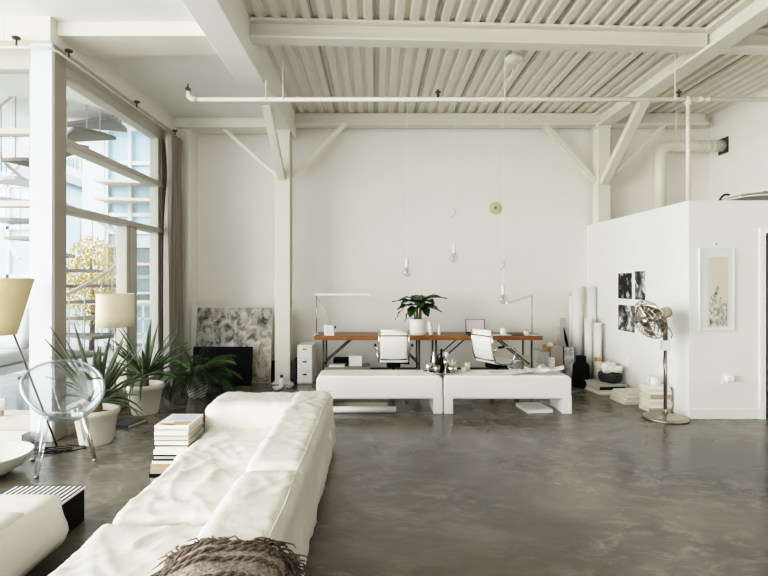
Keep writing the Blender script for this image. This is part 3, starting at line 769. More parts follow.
def broad_leaf(base, az, el, L, W, droop, tw=0):
    """pointed oval blade with a folded midrib, bending over along its length"""
    m = MB(); base = Vector(base); pts = []; p = base.copy(); e = el
    ns = 9
    for i in range(ns + 1):
        pts.append((p.copy(), e)); st_ = L / ns
        p = p + Vector((math.cos(az) * math.cos(e), math.sin(az) * math.cos(e), math.sin(e))) * st_
        e -= droop / ns
    side = Vector((-math.sin(az), math.cos(az), 0)); side = Matrix.Rotation(tw, 3, Vector((math.cos(az), math.sin(az), 0))) @ side
    def fn(u, v):
        i = round(u * ns); q, e_ = pts[i]
        w = W * (math.sin(PI * min(1, u * .96 + .02) ** .75) ** .8)
        s_ = (v - .5) * 2
        up = Vector((-math.cos(az) * math.sin(e_), -math.sin(az) * math.sin(e_), math.cos(e_)))
        return q + side * w * s_ + up * (abs(s_) * w * .35 + .012 * math.sin(u * 14) * abs(s_))
    return m.grid(fn, ns, 4)
zc = DH + .46
for (az, el, L, W, dr, bx, bz) in ((PI - .1, .35, .34, .06, .9, -.02, .0), (PI + .5, .1, .30, .055, .8, -.03, -.03), (.05, .45, .38, .075, 1.0, .03, .02), (-.35, .0, .30, .07, .7, .04, -.05),
                                   (PI - .7, .5, .26, .055, .9, 0, .02), (.8, .6, .26, .055, 1.0, .02, .02), (-1.5, .3, .24, .06, 1.6, .0, .0), (-1.1, -.3, .24, .05, .9, .03, -.04), (-2.0, -.2, .26, .05, 1.0, -.03, -.05),
                                   (PI + .1, -.75, .24, .025, .5, -.17, -.03), (PI + .5, -1.0, .22, .018, .3, -.10, -.05), (1.6, .7, .22, .05, .9, 0, .02), (.3, .1, .22, .05, .9, .05, -.02), (-.9, .35, .28, .06, 1.2, .03, .01),
                                   (-2.5, .35, .28, .055, 1.2, -.02, .01)):
    broad_leaf((xc + bx, dp, zc + bz - .02), az, el, L * 1.04, W * (1.55 if W > .03 else 1), dr * .75).build('leaf', 'bigleaf', pt, smooth=True)
MB().tube([(xc + .04, dp, zc), (xc + .05, dp, zc + .12), (xc + .055, dp, zc + .17)], [.004, .003, .008], 6).build('flower_spike', 'lgrey', pt, smooth=True)
# white bottles
o = MB().lathe([(.026, 0), (.03, .01), (.03, .15), (.024, .165), (.024, .19), (1e-6, .192)], n=16, mtx=Matrix.Translation((X(431, 7.2), 7.2, DH + .004)) @ Matrix.Rotation(-.14, 4, 'Y')).build('bottle', 'white', smooth=True)
tag(o, 'tall white bottle leaning beside the plant pot on the desk', 'bottle')
o = MB().lathe([(.018, DH), (.021, DH + .01), (.021, DH + .11), (.012, DH + .13), (.012, DH + .15), (1e-6, DH + .152)], (X(439.3, 7.2), 7.2, 0), 16).build('bottle', 'white_gloss', smooth=True)
tag(o, 'short slim white bottle standing at the joint of the desks', 'bottle')
# laptop
lt = T('laptop', 'open silver black laptop with a pale screen on the desk', 'laptop', (X(476, 7.25), 7.25, DH))
MB().box(X(467, 7.25), X(486, 7.25), 7.12, 7.33, DH, DH + .014).build('keyboard_base', 'charcoal', lt, bevel=.003)
sc = MB().box(-.14, .14, 0, .008, 0, .20).xf(Matrix.Translation((X(475.5, 7.33), 7.33, DH + .014)) @ Matrix.Rotation(-.18, 4, 'X')).build('screen_lid', 'charcoal', lt, bevel=.003)
sc2 = MB().box(-.128, .128, -.003, -.0005, .02, .19).xf(Matrix.Translation((X(475.5, 7.33), 7.33, DH + .014)) @ Matrix.Rotation(-.18, 4, 'X')).build('display', 'screen', lt)
def sheet(x, y, z, w, d_, rz, lab, mk='paper', curl=.006, cat='sheet of paper', group=None, name='paper_sheet', amp=1):
    sd_ = R.random() * 50
    def fn(u, v):
        a, b_ = (u - .5) * w, (v - .5) * d_
        return (a, b_, .003 + curl * amp * max(0, noise.noise(Vector((a * 6 + sd_, b_ * 6, 1))) + .3) + curl * (abs(u - .5) * 2) ** 4)
    o = MB().grid(fn, 10, 10).xf(Matrix.Translation((x, y, z)) @ Matrix.Rotation(rz, 4, 'Z')).build(name, mk, smooth=True, solid=.002)
    return tag(o, lab, cat, group)
sheet(X(501, 7.15), 7.18, DH, .26, .19, .1, 'white paper sheet under the mug on the laptop desk', curl=.002)
mg = T('mug', 'white mug on the papers next to the laptop', 'mug', (X(503, 7.2), 7.2, DH))
MB().lathe([(.036, .008), (.04, .012), (.042, .095), (.037, .095), (.035, .016), (1e-6, .014)], (X(503, 7.2), 7.2, DH), 20).build('mug_body', 'white_gloss', mg, smooth=True)
MB().tube([(X(503, 7.2) + .04 + .022 * math.sin(q), 7.2, DH + .05 + .028 * math.cos(q)) for q in arc(0, PI, 8)], .005, 6).build('handle', 'white_gloss', mg, smooth=True)
magazine('notebook', .19, .22, .012, 'charcoal', 'paper', X(516, 7.2), 7.24, DH, .1, 'dark notebook lying behind the mug on the laptop desk', 'notebook', None)
o = T('cup', 'small white lidded cup standing by the lamp pole', 'cup', (X(526, 7.15), 7.15, DH))
MB().lathe([(.028, .0), (.034, .04), (.036, .06)], (X(526, 7.15), 7.15, DH), 18).build('cup_body', 'white_gloss', o, smooth=True)
MB().lathe([(.038, .06), (.038, .07), (.02, .082), (1e-6, .084)], (X(526, 7.15), 7.15, DH), 18).build('lid', 'lgrey', o, smooth=True)
sheet(X(533, 7.15), 7.13, DH, .20, .09, -.1, 'white paper strip at the free end of the laptop desk', curl=.003)

# ================================================================== OFFICE CHAIRS
def office_chair(lab, loc, rz):
    t = T('office_chair', lab, 'office chair', loc, rz, 'white ribbed office chairs at the desks')
    # local frame: chair faces +y
    sw = .20
    def bk(u, v):
        # seat and back are two sheets; this is the back: v up, u across
        z = .495 + .365 * v; y = -.20 - .05 * v + .03 * math.sin(PI * v) * -1 + .05 * max(0, v - .8)
        return ((u - .5) * 2 * sw * .86, y + .012 * (1 - (2 * u - 1) ** 2) * -1 + .002 * math.sin(v * 60), z)
    MB().grid(bk, 12, 40).build('backrest', 'white', t, local=True, smooth=True, solid=.022)
    MB().tube([(-sw * .86, -.247, .855), (sw * .86, -.247, .855)], .022, 10).build('headroll', 'white', t, local=True, smooth=True)
    MB().tube([(-sw * .9, -.275, .80), (sw * .9, -.275, .80)], .007, 8).build('back_bar', 'dmetal', t, local=True, smooth=True)
    MB().tube([(-sw * .86, -.213, .492), (sw * .86, -.213, .492)], .009, 8).build('lower_bar', 'dmetal', t, local=True, smooth=True)
    def se(u, v):
        return ((u - .5) * 2 * sw * .9, -.2 + .44 * v, .465 - .03 * math.sin(PI * v) + .0015 * math.sin(v * 60) - .03 * max(0, v - .85) * 4)
    MB().grid(se, 12, 40).build('seat', 'white', t, local=True, smooth=True, solid=.03)
    for s_ in (-1, 1):
        x = s_ * sw * .95
        MB().tube([(x, -.262, .87), (x, -.25, .70), (x, -.225, .55), (x, -.19, .475), (x, -.1, .445), (x, .1, .44), (x, .24, .45)], .012, 8).build('side_rail', 'chrome', t, local=True, smooth=True)
        ar = MB().tube([(x, -.235, .60), (x + s_ * .045, -.20, .655), (x + s_ * .05, -.05, .66), (x + s_ * .05, .08, .645), (x + s_ * .045, .12, .60), (x + s_ * .02, .10, .50), (x, .06, .42)], .011, 8).build('armrest', 'chrome', t, local=True, smooth=True)
        MB().tube([(x + s_ * .05, -.20, .664), (x + s_ * .05, -.11, .668)], .015, 8).build('arm_pad', 'black', ar, local=True, smooth=True)
    MB().cushion(-.09, .09, -.13, .11, .365, .44, .02, .03).build('tilt_housing', 'black', t, local=True, smooth=True)
    MB().tube([(.08, .0, .41), (.16, -.02, .405), (.21, -.03, .41)], [.008, .010, .014], 8).build('tilt_lever', 'black', t, local=True, smooth=True)
    MB().tube([(0, 0, .09), (0, 0, .37)], [.03, .024], 12).build('gas_column', 'chrome', t, local=True, smooth=True)
    for k in range(5):
        a = 2 * PI * k / 5 + .3
        lg = MB().tube([(0, 0, .11), (.29 * math.cos(a), .29 * math.sin(a), .07)], [.022, .014], 8).build('base_arm', 'chrome', t, local=True, smooth=True)
        c, s2 = .29 * math.cos(a), .29 * math.sin(a)
        MB().lathe([(.028, -.016), (.03, -.01), (.03, .01), (.028, .016)], n=12, mtx=Matrix.Translation((c, s2, .03)) @ Matrix.Rotation(a, 4, 'Z') @ Matrix.Rotation(PI / 2, 4, 'X')).build('caster', 'black', lg, local=True, smooth=True)
    return t
office_chair('white office chair seen from behind at the plant desk', (X(393.5, 6.75), 6.80, 0), 0)
office_chair('white office chair swivelled side on toward the laptop desk end', (X(497, 6.7), 6.72, 0), -1.05)

# ================================================================== CABINET + BITS BY THE COLUMN
fc = T('drawer_cabinet', 'small white three drawer cabinet next to the plant desk', 'cabinet', (-1.02, 7.46, 0))
MB().box(-1.134, -.912, 7.475, 7.85, 0, .565).build('carcass', 'white', fc, bevel=.003)
for k in range(3):
    z0 = .012 + k * .184
    dr = MB().box(-1.130, -.916, 7.455, 7.474, z0, z0 + .178).build('drawer', 'white', fc, bevel=.003)
    MB().box(-1.052, -.994, 7.449, 7.456, z0 + .118, z0 + .136).build('handle', 'brass' if k == 2 else 'black', dr)
o = MB().cushion(-1.225, -1.15, 7.48, 7.72, .01, .36, .03, .03, crease(3, .02)).build('handbag', 'charcoal', smooth=True)
tag(o, 'slim dark bag leaning between the column and the cabinet', 'bag')
dy = 7.2
bt = T('bottle', 'small white bottle with a dark cap standing by the column foot', 'bottle', (X(281.5, 7.25), 7.25, 0))
MB().lathe([(.035, .0), (.038, .008), (.038, .11), (.02, .135)], (X(281.5, 7.25), 7.25, 0), 16).build('bottle_body', 'white_gloss', bt, smooth=True)
MB().lathe([(.022, .135), (.022, .17), (1e-6, .172)], (X(281.5, 7.25), 7.25, 0), 14).build('cap', 'charcoal', bt, smooth=True)
def dish(cx, cy, r, h, lab, mk='ceramic', z=0, cat='dish', name='dish'):
    o = MB().lathe([(r * .5, .0), (r * .6, .004), (r, h), (r * .96, h), (r * .55, .008), (1e-6, .008)], (cx, cy, z), 28).build(name, mk, smooth=True)
    return tag(o, lab, cat)
dish(X(277.5, 7.08), 7.08, .075, .035, 'dark rimmed white dish on the floor before the bottle', 'ceramic')
dish(X(289.5, 7.2), 7.2, .062, .05, 'pale deep dish on the floor between bottle and cabinet', 'lgrey')
# painting and black panel
def leaning(name, x0, x1, y0, h, lean, th, mk, lab, cat, edge=None, rz=0):
    t = T(name, lab, cat, ((x0 + x1) / 2, y0, 0), rz)
    w = x1 - x0
    mt = Matrix.Rotation(-lean, 4, 'X')
    MB().box(-w / 2, w / 2, 0, th, .004, h).xf(mt).build('board', edge or mk, t, local=True)
    MB().box(-w / 2 + .004, w / 2 - .004, -.003, -.0005, .008, h - .004).xf(mt).build('face', mk, t, local=True)
    return t
leaning('abstract_painting', -2.66, -1.535, 7.50, 1.115, .16, .03, 'painting', 'large smoky grey abstract canvas leaning on the wall', 'painting', 'paper2')
leaning('black_panel', -2.62, -1.765, 7.30, .56, .17, .015, 'black', 'black board leaning against the grey abstract canvas', 'board')
o = leaning('dark_board', -1.60, -1.475, 7.72, .30, .08, .02, 'charcoal', 'small dark board edge behind the abstract canvas', 'board')
leaning('white_board', -2.755, -2.68, 7.62, 1.16, .08, .02, 'white', 'narrow white board leaning beside the grey canvas', 'board')

# ================================================================== POTS AND PLANTS BY THE WINDOW
def pot(t, cx, cy, rb, rt, h, mk='terracotta', rim=.05):
    MB().lathe([(rb * .95, 0), (rb, .01), (rt * .93, h - rim), (rt, h - rim), (rt * 1.02, h - .008), (rt, h), (rt * .9, h), (rt * .86, h - .06)], (cx, cy, 0), 36).build('pot', mk, t, smooth=True)
    MB().lathe([(rt * .87, h - .06), (1e-6, h - .04)], (cx, cy, 0), 24).build('soil', 'soil', t)
def blade(base, az, el, L, W, droop, m=None, ns=10):
    """tapering strap leaf with a channelled cross-section"""
    m = m or MB(); pts = []; p = Vector(base); e = el
    for i in range(ns + 1):
        pts.append((p.copy(), e))
        p = p + Vector((math.cos(az) * math.cos(e), math.sin(az) * math.cos(e), math.sin(e))) * (L / ns)
        e -= droop / ns * (.4 + 1.2 * i / ns)
    side = Vector((-math.sin(az), math.cos(az), 0))
    def fn(u, v):
        q, e_ = pts[round(u * ns)]; s_ = (v - .5) * 2
        w = W * min(1, .75 + u) * max(.03, 1 - u ** 2.2)
        up = Vector((-math.cos(az) * math.sin(e_), -math.sin(az) * math.sin(e_), math.cos(e_)))
        return q + side * w * s_ + up * (abs(s_) * w * .5)
    return m.grid(fn, ns, 2)
def agave(t, cx, cy, z, leaves, mk):
    for (az, el, L, W, dr) in leaves:
        blade((cx + .03 * math.cos(az), cy + .03 * math.sin(az), z), az, el, L, W, dr).build('leaf', mk, t, smooth=True, solid=.006)
p1 = T('agave_plant', 'spiky agave in a white clay pot behind the clear chair', 'potted plant', (-2.63, 4.76, 0))
c1 = (-2.59, 4.76)
pot(p1, c1[0], c1[1], .14, .20, .32)
L1 = []
for k in range(22):
    a = -.3 + k * 2.4 + R.uniform(-.2, .2); hi = k / 22
    L1.append((a, .45 + .95 * hi + R.uniform(-.1, .1), R.uniform(.40, .52) + .24 * hi * hi, R.uniform(.030, .042), R.uniform(.3, 1.1) * (1 - hi * .8)))
L1 += [(PI + .5, 1.05, .58, .036, .05), (PI - .2, .55, .40, .022, 1.8), (.1, .62, .62, .028, .4), (-.2, .3, .48, .026, 1.3), (.1, .95, .60, .034, .05), (.4, -.2, .40, .024, .6), (0., .1, .45, .022, 1.6), (3.6, 1.15, .80, .040, .05), (3.3, 1.0, .74, .038, .1), (4.0, 1.15, .74, .038, .1), (3.0, .8, .66, .034, .5), (4.4, 1.3, .78, .038, .0), (.3, 1.25, .60, .036, .05), (-.9, 1.3, .56, .038, .0)]
MB().tube([(c1[0], c1[1], .25), (c1[0], c1[1], .40)], [.06, .045], 10).build('trunk', 'stem', p1, smooth=True)
agave(p1, c1[0], c1[1], .37, L1, 'agave')
p2 = T('agave_plant', 'grey green agave in a white clay pot beside the mullion', 'potted plant', (-2.61, 5.82, 0))
c2 = (-2.615, 5.82)
pot(p2, c2[0], c2[1], .14, .205, .335)
L2 = []
for k in range(34):
    a = k * 2.4 + R.uniform(-.2, .2); hi = k / 34
    L2.append((a, .05 + 1.25 * hi + R.uniform(-.1, .15), R.uniform(.42, .54) + .14 * hi, R.uniform(.020, .030), R.uniform(.4, 1.5) * (1 - hi * .8)))
L2 += [(-1.6, .2, .46, .02, 2.6), (-1.3, .0, .42, .02, 2.4), (-1.9, .1, .44, .02, 2.7), (-1.5, .5, .46, .02, 2.9), (.1, .75, .58, .026, .1), (.3, .6, .55, .026, .1), (PI, .9, .55, .024, .1), (PI - .3, .6, .45, .022, 1.2), (PI + .4, .4, .42, .02, 2.2), (1.5, 1.4, .66, .03, 0)]
MB().tube([(c2[0], c2[1], .28), (c2[0], c2[1], .45)], [.05, .035], 10).build('trunk', 'stem', p2, smooth=True)
agave(p2, c2[0], c2[1], .42, L2, 'agave')
p3 = T('potted_fern', 'dark leafy palm in a zebra striped white pot near the curtain', 'potted plant', (-2.28, 6.65, 0))
c3 = (-2.30, 6.62)
MB().lathe([(.08, 0), (.10, .01), (.125, .08), (.13, .15), (.12, .23), (.105, .27), (.112, .285), (.098, .285), (.095, .25)], (c3[0], c3[1], 0), 32).build('pot', 'zebra', p3, smooth=True)
MB().lathe([(.096, .25), (1e-6, .26)], (c3[0], c3[1], 0), 20).build('soil', 'soil', p3)
def frond(base, az, el, L, W, droop, nl=16):
    m = MB(); p = Vector(base); e = el; ns = nl; pts = []
    for i in range(ns + 1):
        pts.append((p.copy(), e))
        p = p + Vector((math.cos(az) * math.cos(e), math.sin(az) * math.cos(e), math.sin(e))) * (L / ns)
        e -= droop / ns * (.4 + 1.2 * i / ns)
    m.tube([q for q, _ in pts], [.005 - .004 * i / ns for i in range(ns + 1)], 4)
    side = Vector((-math.sin(az), math.cos(az), 0))
    for i in range(3, ns + 1):
        q, e_ = pts[i]; u = i / ns
        fw = Vector((math.cos(az) * math.cos(e_), math.sin(az) * math.cos(e_), math.sin(e_)))
        ll = W * (math.sin(PI * (u * .8 + .12)) ** .7)
        for s_ in (-1, 1):
            dv = (side * s_ + fw * .75 + Vector((0, 0, -.25))).normalized()
            wv = dv.cross(Vector((0, 0, 1))).normalized() * .011
            tip = q + dv * ll + Vector((0, 0, -.25 * ll * ll / W)); mid = q + dv * ll * .5 + Vector((0, 0, .01))
            m.add([q - wv * .4, mid - wv, tip, mid + wv, q + wv * .4], [(0, 1, 3, 4), (1, 2, 3)])
    return m
for k in range(34):
    a = k * 2.4; hi = k / 34
    L = R.uniform(.42, .58)
    frond((c3[0] + .03 * math.cos(a), c3[1] + .03 * math.sin(a), .26), a, .1 + 1.2 * hi + R.uniform(-.25, .25), L, R.uniform(.10, .17), R.uniform(.9, 2.6) * (1.15 - .4 * hi)).build('frond', 'fern2' if k % 9 == 2 else 'fern', p3)
for a, el, L in ((.3, .45, .6), (-.3, .3, .6), (.9, .8, .6), (-1.2, .2, .5), (-1.7, .15, .5), (PI - .1, .4, .5)):
    frond((c3[0], c3[1], .27), a, el, L, .16, 1.5).build('frond', 'fern', p3)

# ================================================================== LAMPS BY THE WINDOW
fl = T('floor_lamp', 'tripod floor lamp with a tan cone shade by the front window', 'floor lamp', (-3.15, 4.3, 0))
lc = (-3.15, 4.3)
zt0, zt1_ = Z(336, 4.2), Z(279.5, 4.05) + .01
MB().lathe([(.135, zt0), (.29, zt1_)], (lc[0], lc[1], 0), 40).v
sh = MB(); prof_ = [(.135, zt0), (.21, (zt0 + zt1_) / 2), (.285, zt1_)]
n_ = 40
sh.grid(lambda u, v: (lc[0] + (.118 + .125 * v) * math.cos(2 * PI * u + PI / 2), lc[1] + (.118 + .125 * v) * math.sin(2 * PI * u + PI / 2), zt0 + (zt1_ - zt0) * v), 40, 4)
sh.build('lamp_shade', 'tan_shade', fl, smooth=True, solid=.004)
for k in range(3):
    a = math.atan2(.35, .25) + k * 2 * PI / 3
    MB().tube([(lc[0] + .05 * math.cos(a), lc[1] + .05 * math.sin(a), zt0 + .15), (lc[0] + .44 * math.cos(a), lc[1] + .44 * math.sin(a), 0)], .008, 8).build('leg', 'dmetal', fl, smooth=True)
MB().lathe([(.06, zt0 + .12), (.06, zt0 + .15), (.02, zt0 + .16), (.02, zt0 + .22)], (lc[0], lc[1], 0), 14).ball((lc[0], lc[1], zt0 + .27), .05).build('bulb_holder', 'white', fl, smooth=True)
dl = T('floor_lamp', 'slim floor lamp with a pale linen drum shade among the agaves', 'floor lamp', (-2.80, 5.5, 0))
dx, dyy = X(115.5, 5.5), 5.5
sh = MB().grid(lambda u, v: (dx + (.188 - .004 * v) * math.cos(2 * PI * u + PI / 2), dyy + (.188 - .004 * v) * math.sin(2 * PI * u + PI / 2), Z(328, 5.35) + (Z(294, 5.35) - Z(328, 5.35)) * v), 44, 3).build('lamp_shade', 'linen', dl, smooth=True, solid=.004)
zs = Z(294, 5.35)
MB().tube([(dx, dyy, .02), (dx, dyy, zs - .05)], .008, 10).build('pole', 'nickel', dl, smooth=True)
MB().tube([(dx - .185, dyy, zs - .04), (dx + .185, dyy, zs - .04)], .004, 6).tube([(dx, dyy - .185, zs - .04), (dx, dyy + .185, zs - .04)], .004, 6).build('shade_frame', 'nickel', dl)
MB().lathe([(.13, 0), (.13, .012), (.02, .02)], (dx, dyy, 0), 28).build('base', 'dmetal', dl, smooth=True)
# flat book on the floor between pots
magazine('book', .20, .28, .03, 'charcoal', 'lgrey', -2.57, 5.36, 0, -.25, 'flat grey book on the floor between the two agave pots', 'book', None)
# coiled cable on floor
b = MB(); pts = []
for k in range(60):
    a = k * .35; pts.append((-2.93 + .16 * math.cos(a) * (1 + .2 * math.sin(a * .4)) + .003 * k, 4.45 + .07 * math.sin(a) + .002 * k, .008 + .004 * (k % 3)))
o = b.tube(pts, .005, 6).build('floor_cable', 'black', smooth=True)
tag(o, 'black cable coiled loosely on the floor behind the clear chair', 'cable')
# clear chair
ch = T('acrylic_chair', 'clear acrylic tub chair on slim legs near the window', 'chair', (-2.60, 4.27, 0))
fd = Vector((.80, -.60, 0)); sd = Vector((.60, .80, 0)); cc = Vector((-2.60, 4.27, 0))
feet = [Vector((-2.58, 3.90, 0)), Vector((-2.335, 4.27, 0)), Vector((-2.615, 4.65, 0)), Vector((-2.86, 4.28, 0))]
def shell(u, v):
    a = 2 * PI * u + PI; r = v
    f_ = math.cos(a) * r; s_ = math.sin(a) * r
    # rim plane rises to the back, bowl sinks below it
    rimz = .625 - .20 * f_ + .02 * s_
    wide = .30; deep = .25
    z = rimz - .19 * (1 - r * r) ** .8 - .02
    pos = cc + fd * (f_ * deep + .02 - .08 * (1 - r * r)) + sd * (s_ * wide)
    z += .035 * (s_ * s_) * (1 if r > .5 else 0) * r
    return (pos.x, pos.y, z)
MB().grid(shell, 48, 14).build('shell', 'acrylic', ch, smooth=True, solid=.012)
MB().tube([shell(k / 48, 1) for k in range(49)], .012, 8).build('rim', 'rim', ch, smooth=True)
for f_ in feet:
    tp = cc + (f_ - cc) * .62
    MB().tube([f_, (tp.x, tp.y, .41)], [.015, .022], 10).build('leg', 'acrylic' if f_ is not feet[1] else 'chrome', ch, smooth=True)
    MB().lathe([(.018, 0), (.02, .012), (.012, .02)], f_, 12).build('foot', 'nickel', ch, smooth=True)
MB().tube([cc + (feet[0] - cc) * .62 + Vector((0, 0, .40)), cc + (feet[2] - cc) * .62 + Vector((0, 0, .40))], .01, 8).tube([cc + (feet[1] - cc) * .62 + Vector((0, 0, .40)), cc + (feet[3] - cc) * .62 + Vector((0, 0, .40))], .01, 8).build('seat_support', 'acrylic', ch, smooth=True)
# white floor bowl
bc = (-2.81, 3.95)
o = MB().lathe([(.12, 0), (.17, .01), (.27, .07), (.32, .145), (.33, .165), (.32, .168), (.25, .085), (.15, .03), (1e-6, .025)], (bc[0] - .21, bc[1], 0), 40).build('bowl', 'dimwhite', smooth=True)
tag(o, 'wide shallow white bowl on the floor by the front window', 'bowl')
# baseboard heater under the front window
ht = T('baseboard_heater', 'low white baseboard heater under the front window', 'heater', (-3.6, 4.62, 0))
MB().box(-4.6, -3.16, 4.58, 4.70, .0, .125).build('casing', 'dimwhite', ht, bevel=.004)
MB().box(-4.6, -3.35, 4.574, 4.58, .055, .075).build('vent_slot', 'lgrey', ht)
MB().box(-3.30, -3.155, 4.572, 4.581, .0, .126).build('end_cap', 'dimwhite', ht, bevel=.002)
o = T('candle_jar', 'small white jar with a wooden foot on the front sill', 'jar', (X(1, 4.86), 4.78, .245))
jx = X(0.5, 4.76)
MB().lathe([(.03, .245), (.03, .30)], (jx, 4.755, 0), 16).build('wooden_foot', 'taupe', o)
MB().lathe([(.036, .30), (.038, .40), (.034, .40)], (jx, 4.755, 0), 18).build('jar_body', 'white', o, smooth=True)

# ================================================================== TRAY OF ORNAMENTS ON THE BENCH
tx, ty, tz = X(441, 5.98), 5.98, .43
o = MB().lathe([(.10, 0), (.18, .004), (.21, .02), (.205, .022), (.12, .008), (1e-6, .008)], (tx, ty, tz), 36, sx=1, sy=.75).build('tray', 'chrome', smooth=True)
tag(o, 'oval silver tray of small ornaments on the bench', 'tray')
tz += .009
def orn(name, prof, x, y, mk, lab, cat, n=16, sx=1, sy=1):
    x, y = tx + (x - tx) * 1.45, ty + (y - ty) * 1.4
    o = MB().lathe([(a * 1.1, b * 1.45) for a, b in prof], (x, y, tz), n, sx, sy).build(name, mk, smooth=True)
    return tag(o, lab, cat, 'ornaments on the silver tray')
orn('decanter', [(.02, 0), (.035, .01), (.035, .08), (.012, .12), (.012, .16), (.02, .165), (1e-6, .19)], tx + .005, ty + .02, 'black', 'tall black decanter at the middle of the silver tray', 'decanter')
orn('vase', [(.018, 0), (.03, .02), (.022, .09), (.008, .14), (.014, .17)], tx - .055, ty + .03, 'chrome', 'slim chrome vase rising beside the black decanter', 'vase')
orn('cup', [(.024, 0), (.034, .03), (.038, .08), (.033, .08), (.028, .03), (1e-6, .012)], tx - .10, ty - .01, 'chrome', 'shiny silver cup at the outer end of the tray', 'cup')
orn('cup', [(.024, 0), (.034, .03), (.036, .06), (.031, .06), (.028, .03), (1e-6, .012)], tx - .04, ty - .06, 'nickel', 'low metal cup at the front of the tray', 'cup')
orn('candle_holder', [(.028, 0), (.01, .015), (.01, .10), (.022, .12), (.022, .15), (.008, .155)], tx + .05, ty + .05, 'white', 'white candle holder behind the black decanter', 'candle holder')
orn('glass_bowl', [(.03, 0), (.05, .025), (.055, .05), (.05, .05), (.04, .02), (1e-6, .012)], tx + .085, ty - .03, 'chrome', 'shiny metal bowl at the inner end of the tray', 'bowl')
orn('figurine', [(.026, 0), (.02, .02), (.03, .05), (.014, .08), (.02, .10), (1e-6, .125)], tx - .02, ty + .07, 'dbrown', 'dark brown figurine at the rear of the tray', 'figurine')
orn('goblet', [(.02, 0), (.006, .01), (.006, .05), (.022, .07), (.024, .11), (.02, .11), (.016, .07), (1e-6, .066)], tx + .03, ty - .055, 'chrome', 'small silver goblet at the front middle of the tray', 'goblet')
orn('bottle', [(.016, 0), (.02, .01), (.02, .06), (.007, .09), (.007, .12), (1e-6, .122)], tx - .075, ty + .045, 'black', 'little black bottle behind the silver cup on the tray', 'bottle')
orn('jar', [(.02, 0), (.026, .02), (.02, .05), (.012, .055), (1e-6, .075)], tx + .055, ty + .0, 'dbrown', 'squat brown lidded jar in the middle of the tray', 'jar')
sbv = T('star_ornament', 'white spiky star ornament leaning over the metal bowl', 'ornament', (tx + .10, ty + .045, tz))
b = MB()
for k in range(14):
    q = Vector((math.sin(k * 2.4) * math.sqrt(1 - ((k + .5) / 7 - 1) ** 2), math.cos(k * 2.4) * math.sqrt(1 - ((k + .5) / 7 - 1) ** 2), (k + .5) / 7 - 1)); b.tube([Vector((tx + .15, ty + .075, tz + .075)), Vector((tx + .15, ty + .075, tz + .075)) + q * .07], [.01, .002], 5)
b.build('spikes', 'white', sbv)
for x, y, lab in ((X(463, 6.05), 6.0, 'low cream candle next to the silver tray on the bench'), (X(467.5, 6.08), 6.09, 'taller cream candle behind the low one on the bench')):
    t = T('candle', lab, 'candle', (x, y, .43))
    h = .06 if 'low' in lab[:4] else .10
    MB().lathe([(.03, 0), (.032, h), (.028, h), (.026, h - .015), (1e-6, h - .015)], (x, y, .43), 18).build('wax', 'paper2', t, smooth=True)
    MB().tube([(x, y, .43 + h - .016), (x, y + .002, .43 + h + .008)], .002, 5).build('wick', 'black', t)
# papers on the bench
for k, (px, y, w, d_, rz, lab) in enumerate(((512, 5.93, .28, .20, .2, 'crumpled white paper nearest the chair on the bench'), (522, 6.0, .30, .21, -.15, 'large creased white paper in the middle of the bench pile'),
                                            (535, 6.08, .22, .16, .3, 'small white paper behind the bench pile'), (538, 5.90, .25, .17, .05, 'flat white paper along the bench front edge'), (552, 6.0, .27, .22, -.3, 'white paper at the rounded end of the bench'))):
    sheet(X(px, y), y, .43 + .009 * k, w, d_, rz, lab, 'white', .020, 'sheet of paper', 'loose papers on the bench')
sheet(X(497, 5.98), 5.98, .431, .18, .12, .1, 'thin cream card lying flat beside the bench papers', 'paper2', .003)

# ================================================================== RIGHT BACK CORNER
def roll(x, y, r, h, lab, lean=(0, 0), mk='paper'):
    t = T('paper_roll', lab, 'paper roll', (x, y, 0), 0, 'tall white paper rolls in the corner')
    mt = Matrix.Rotation(lean[0], 4, 'Y') @ Matrix.Rotation(lean[1], 4, 'X')
    MB().lathe([(r * .55, .02), (r, .005), (r, h), (r * .9, h), (r * .85, h - .15), (1e-6, h - .15)], n=20, mtx=mt).build('roll_body', mk, t, local=True, smooth=True)
    MB().lathe([(r * 1.004, h * .02), (r * 1.004, h * .03)], n=20, mtx=mt).build('band', 'paper2', t, local=True)
# bases are at y~7.5-7.9
for px, d_, r, pyt, lab, ln in ((577.5, 7.72, .075, 287, 'tall fat white paper roll nearest the desks', (0, 0)), (590, 7.80, .092, 286, 'widest tall white paper roll in the corner', (0, 0)), (588.5, 7.55, .055, 318, 'middle height white paper roll in front of the widest one', (0, 0)),
                                (596.8, 7.50, .058, 323, 'shorter white paper roll leaning by the partition', (.02, 0)), (571.5, 7.90, .04, 296, 'thin white paper roll behind the fat one', (0, 0))):
    roll(X(px, d_), d_, r, Z(pyt, d_), lab, ln)
vd = 7.25
vs = T('floor_vase', 'black stepped vase on the floor before the paper rolls', 'vase', (X(581, vd), vd, 0))
MB().lathe([(.10, 0), (.13, .01), (.128, .09), (.118, .10), (.122, .12), (.116, .20), (.108, .21), (.112, .23), (.106, .32), (.09, .34), (.066, .345), (.064, .36), (.068, .375), (.068, .44), (.058, .442), (.055, .36)], (X(581, vd), vd, 0), 32).build('vase_body', 'black', vs, smooth=False)
def lean_board(px0_, px1_, d_, pyt, pyb, mk, lab, rz=0, name='leaning_board', edge=None, lean=.06):
    return leaning(name, X(px0_, d_), X(px1_, d_), d_, Z(pyt, d_), lean, .02, mk, lab, 'board', edge, rz)
lean_board(564.5, 575, 7.52, 347, 380, 'marble', 'pale veined board leaning beside the black vase', 0, edge='dmetal')
lean_board(552, 563, 7.44, 346, 380, 'taupe', 'beige board standing behind the bench end', 0, edge='paper2', lean=.05)
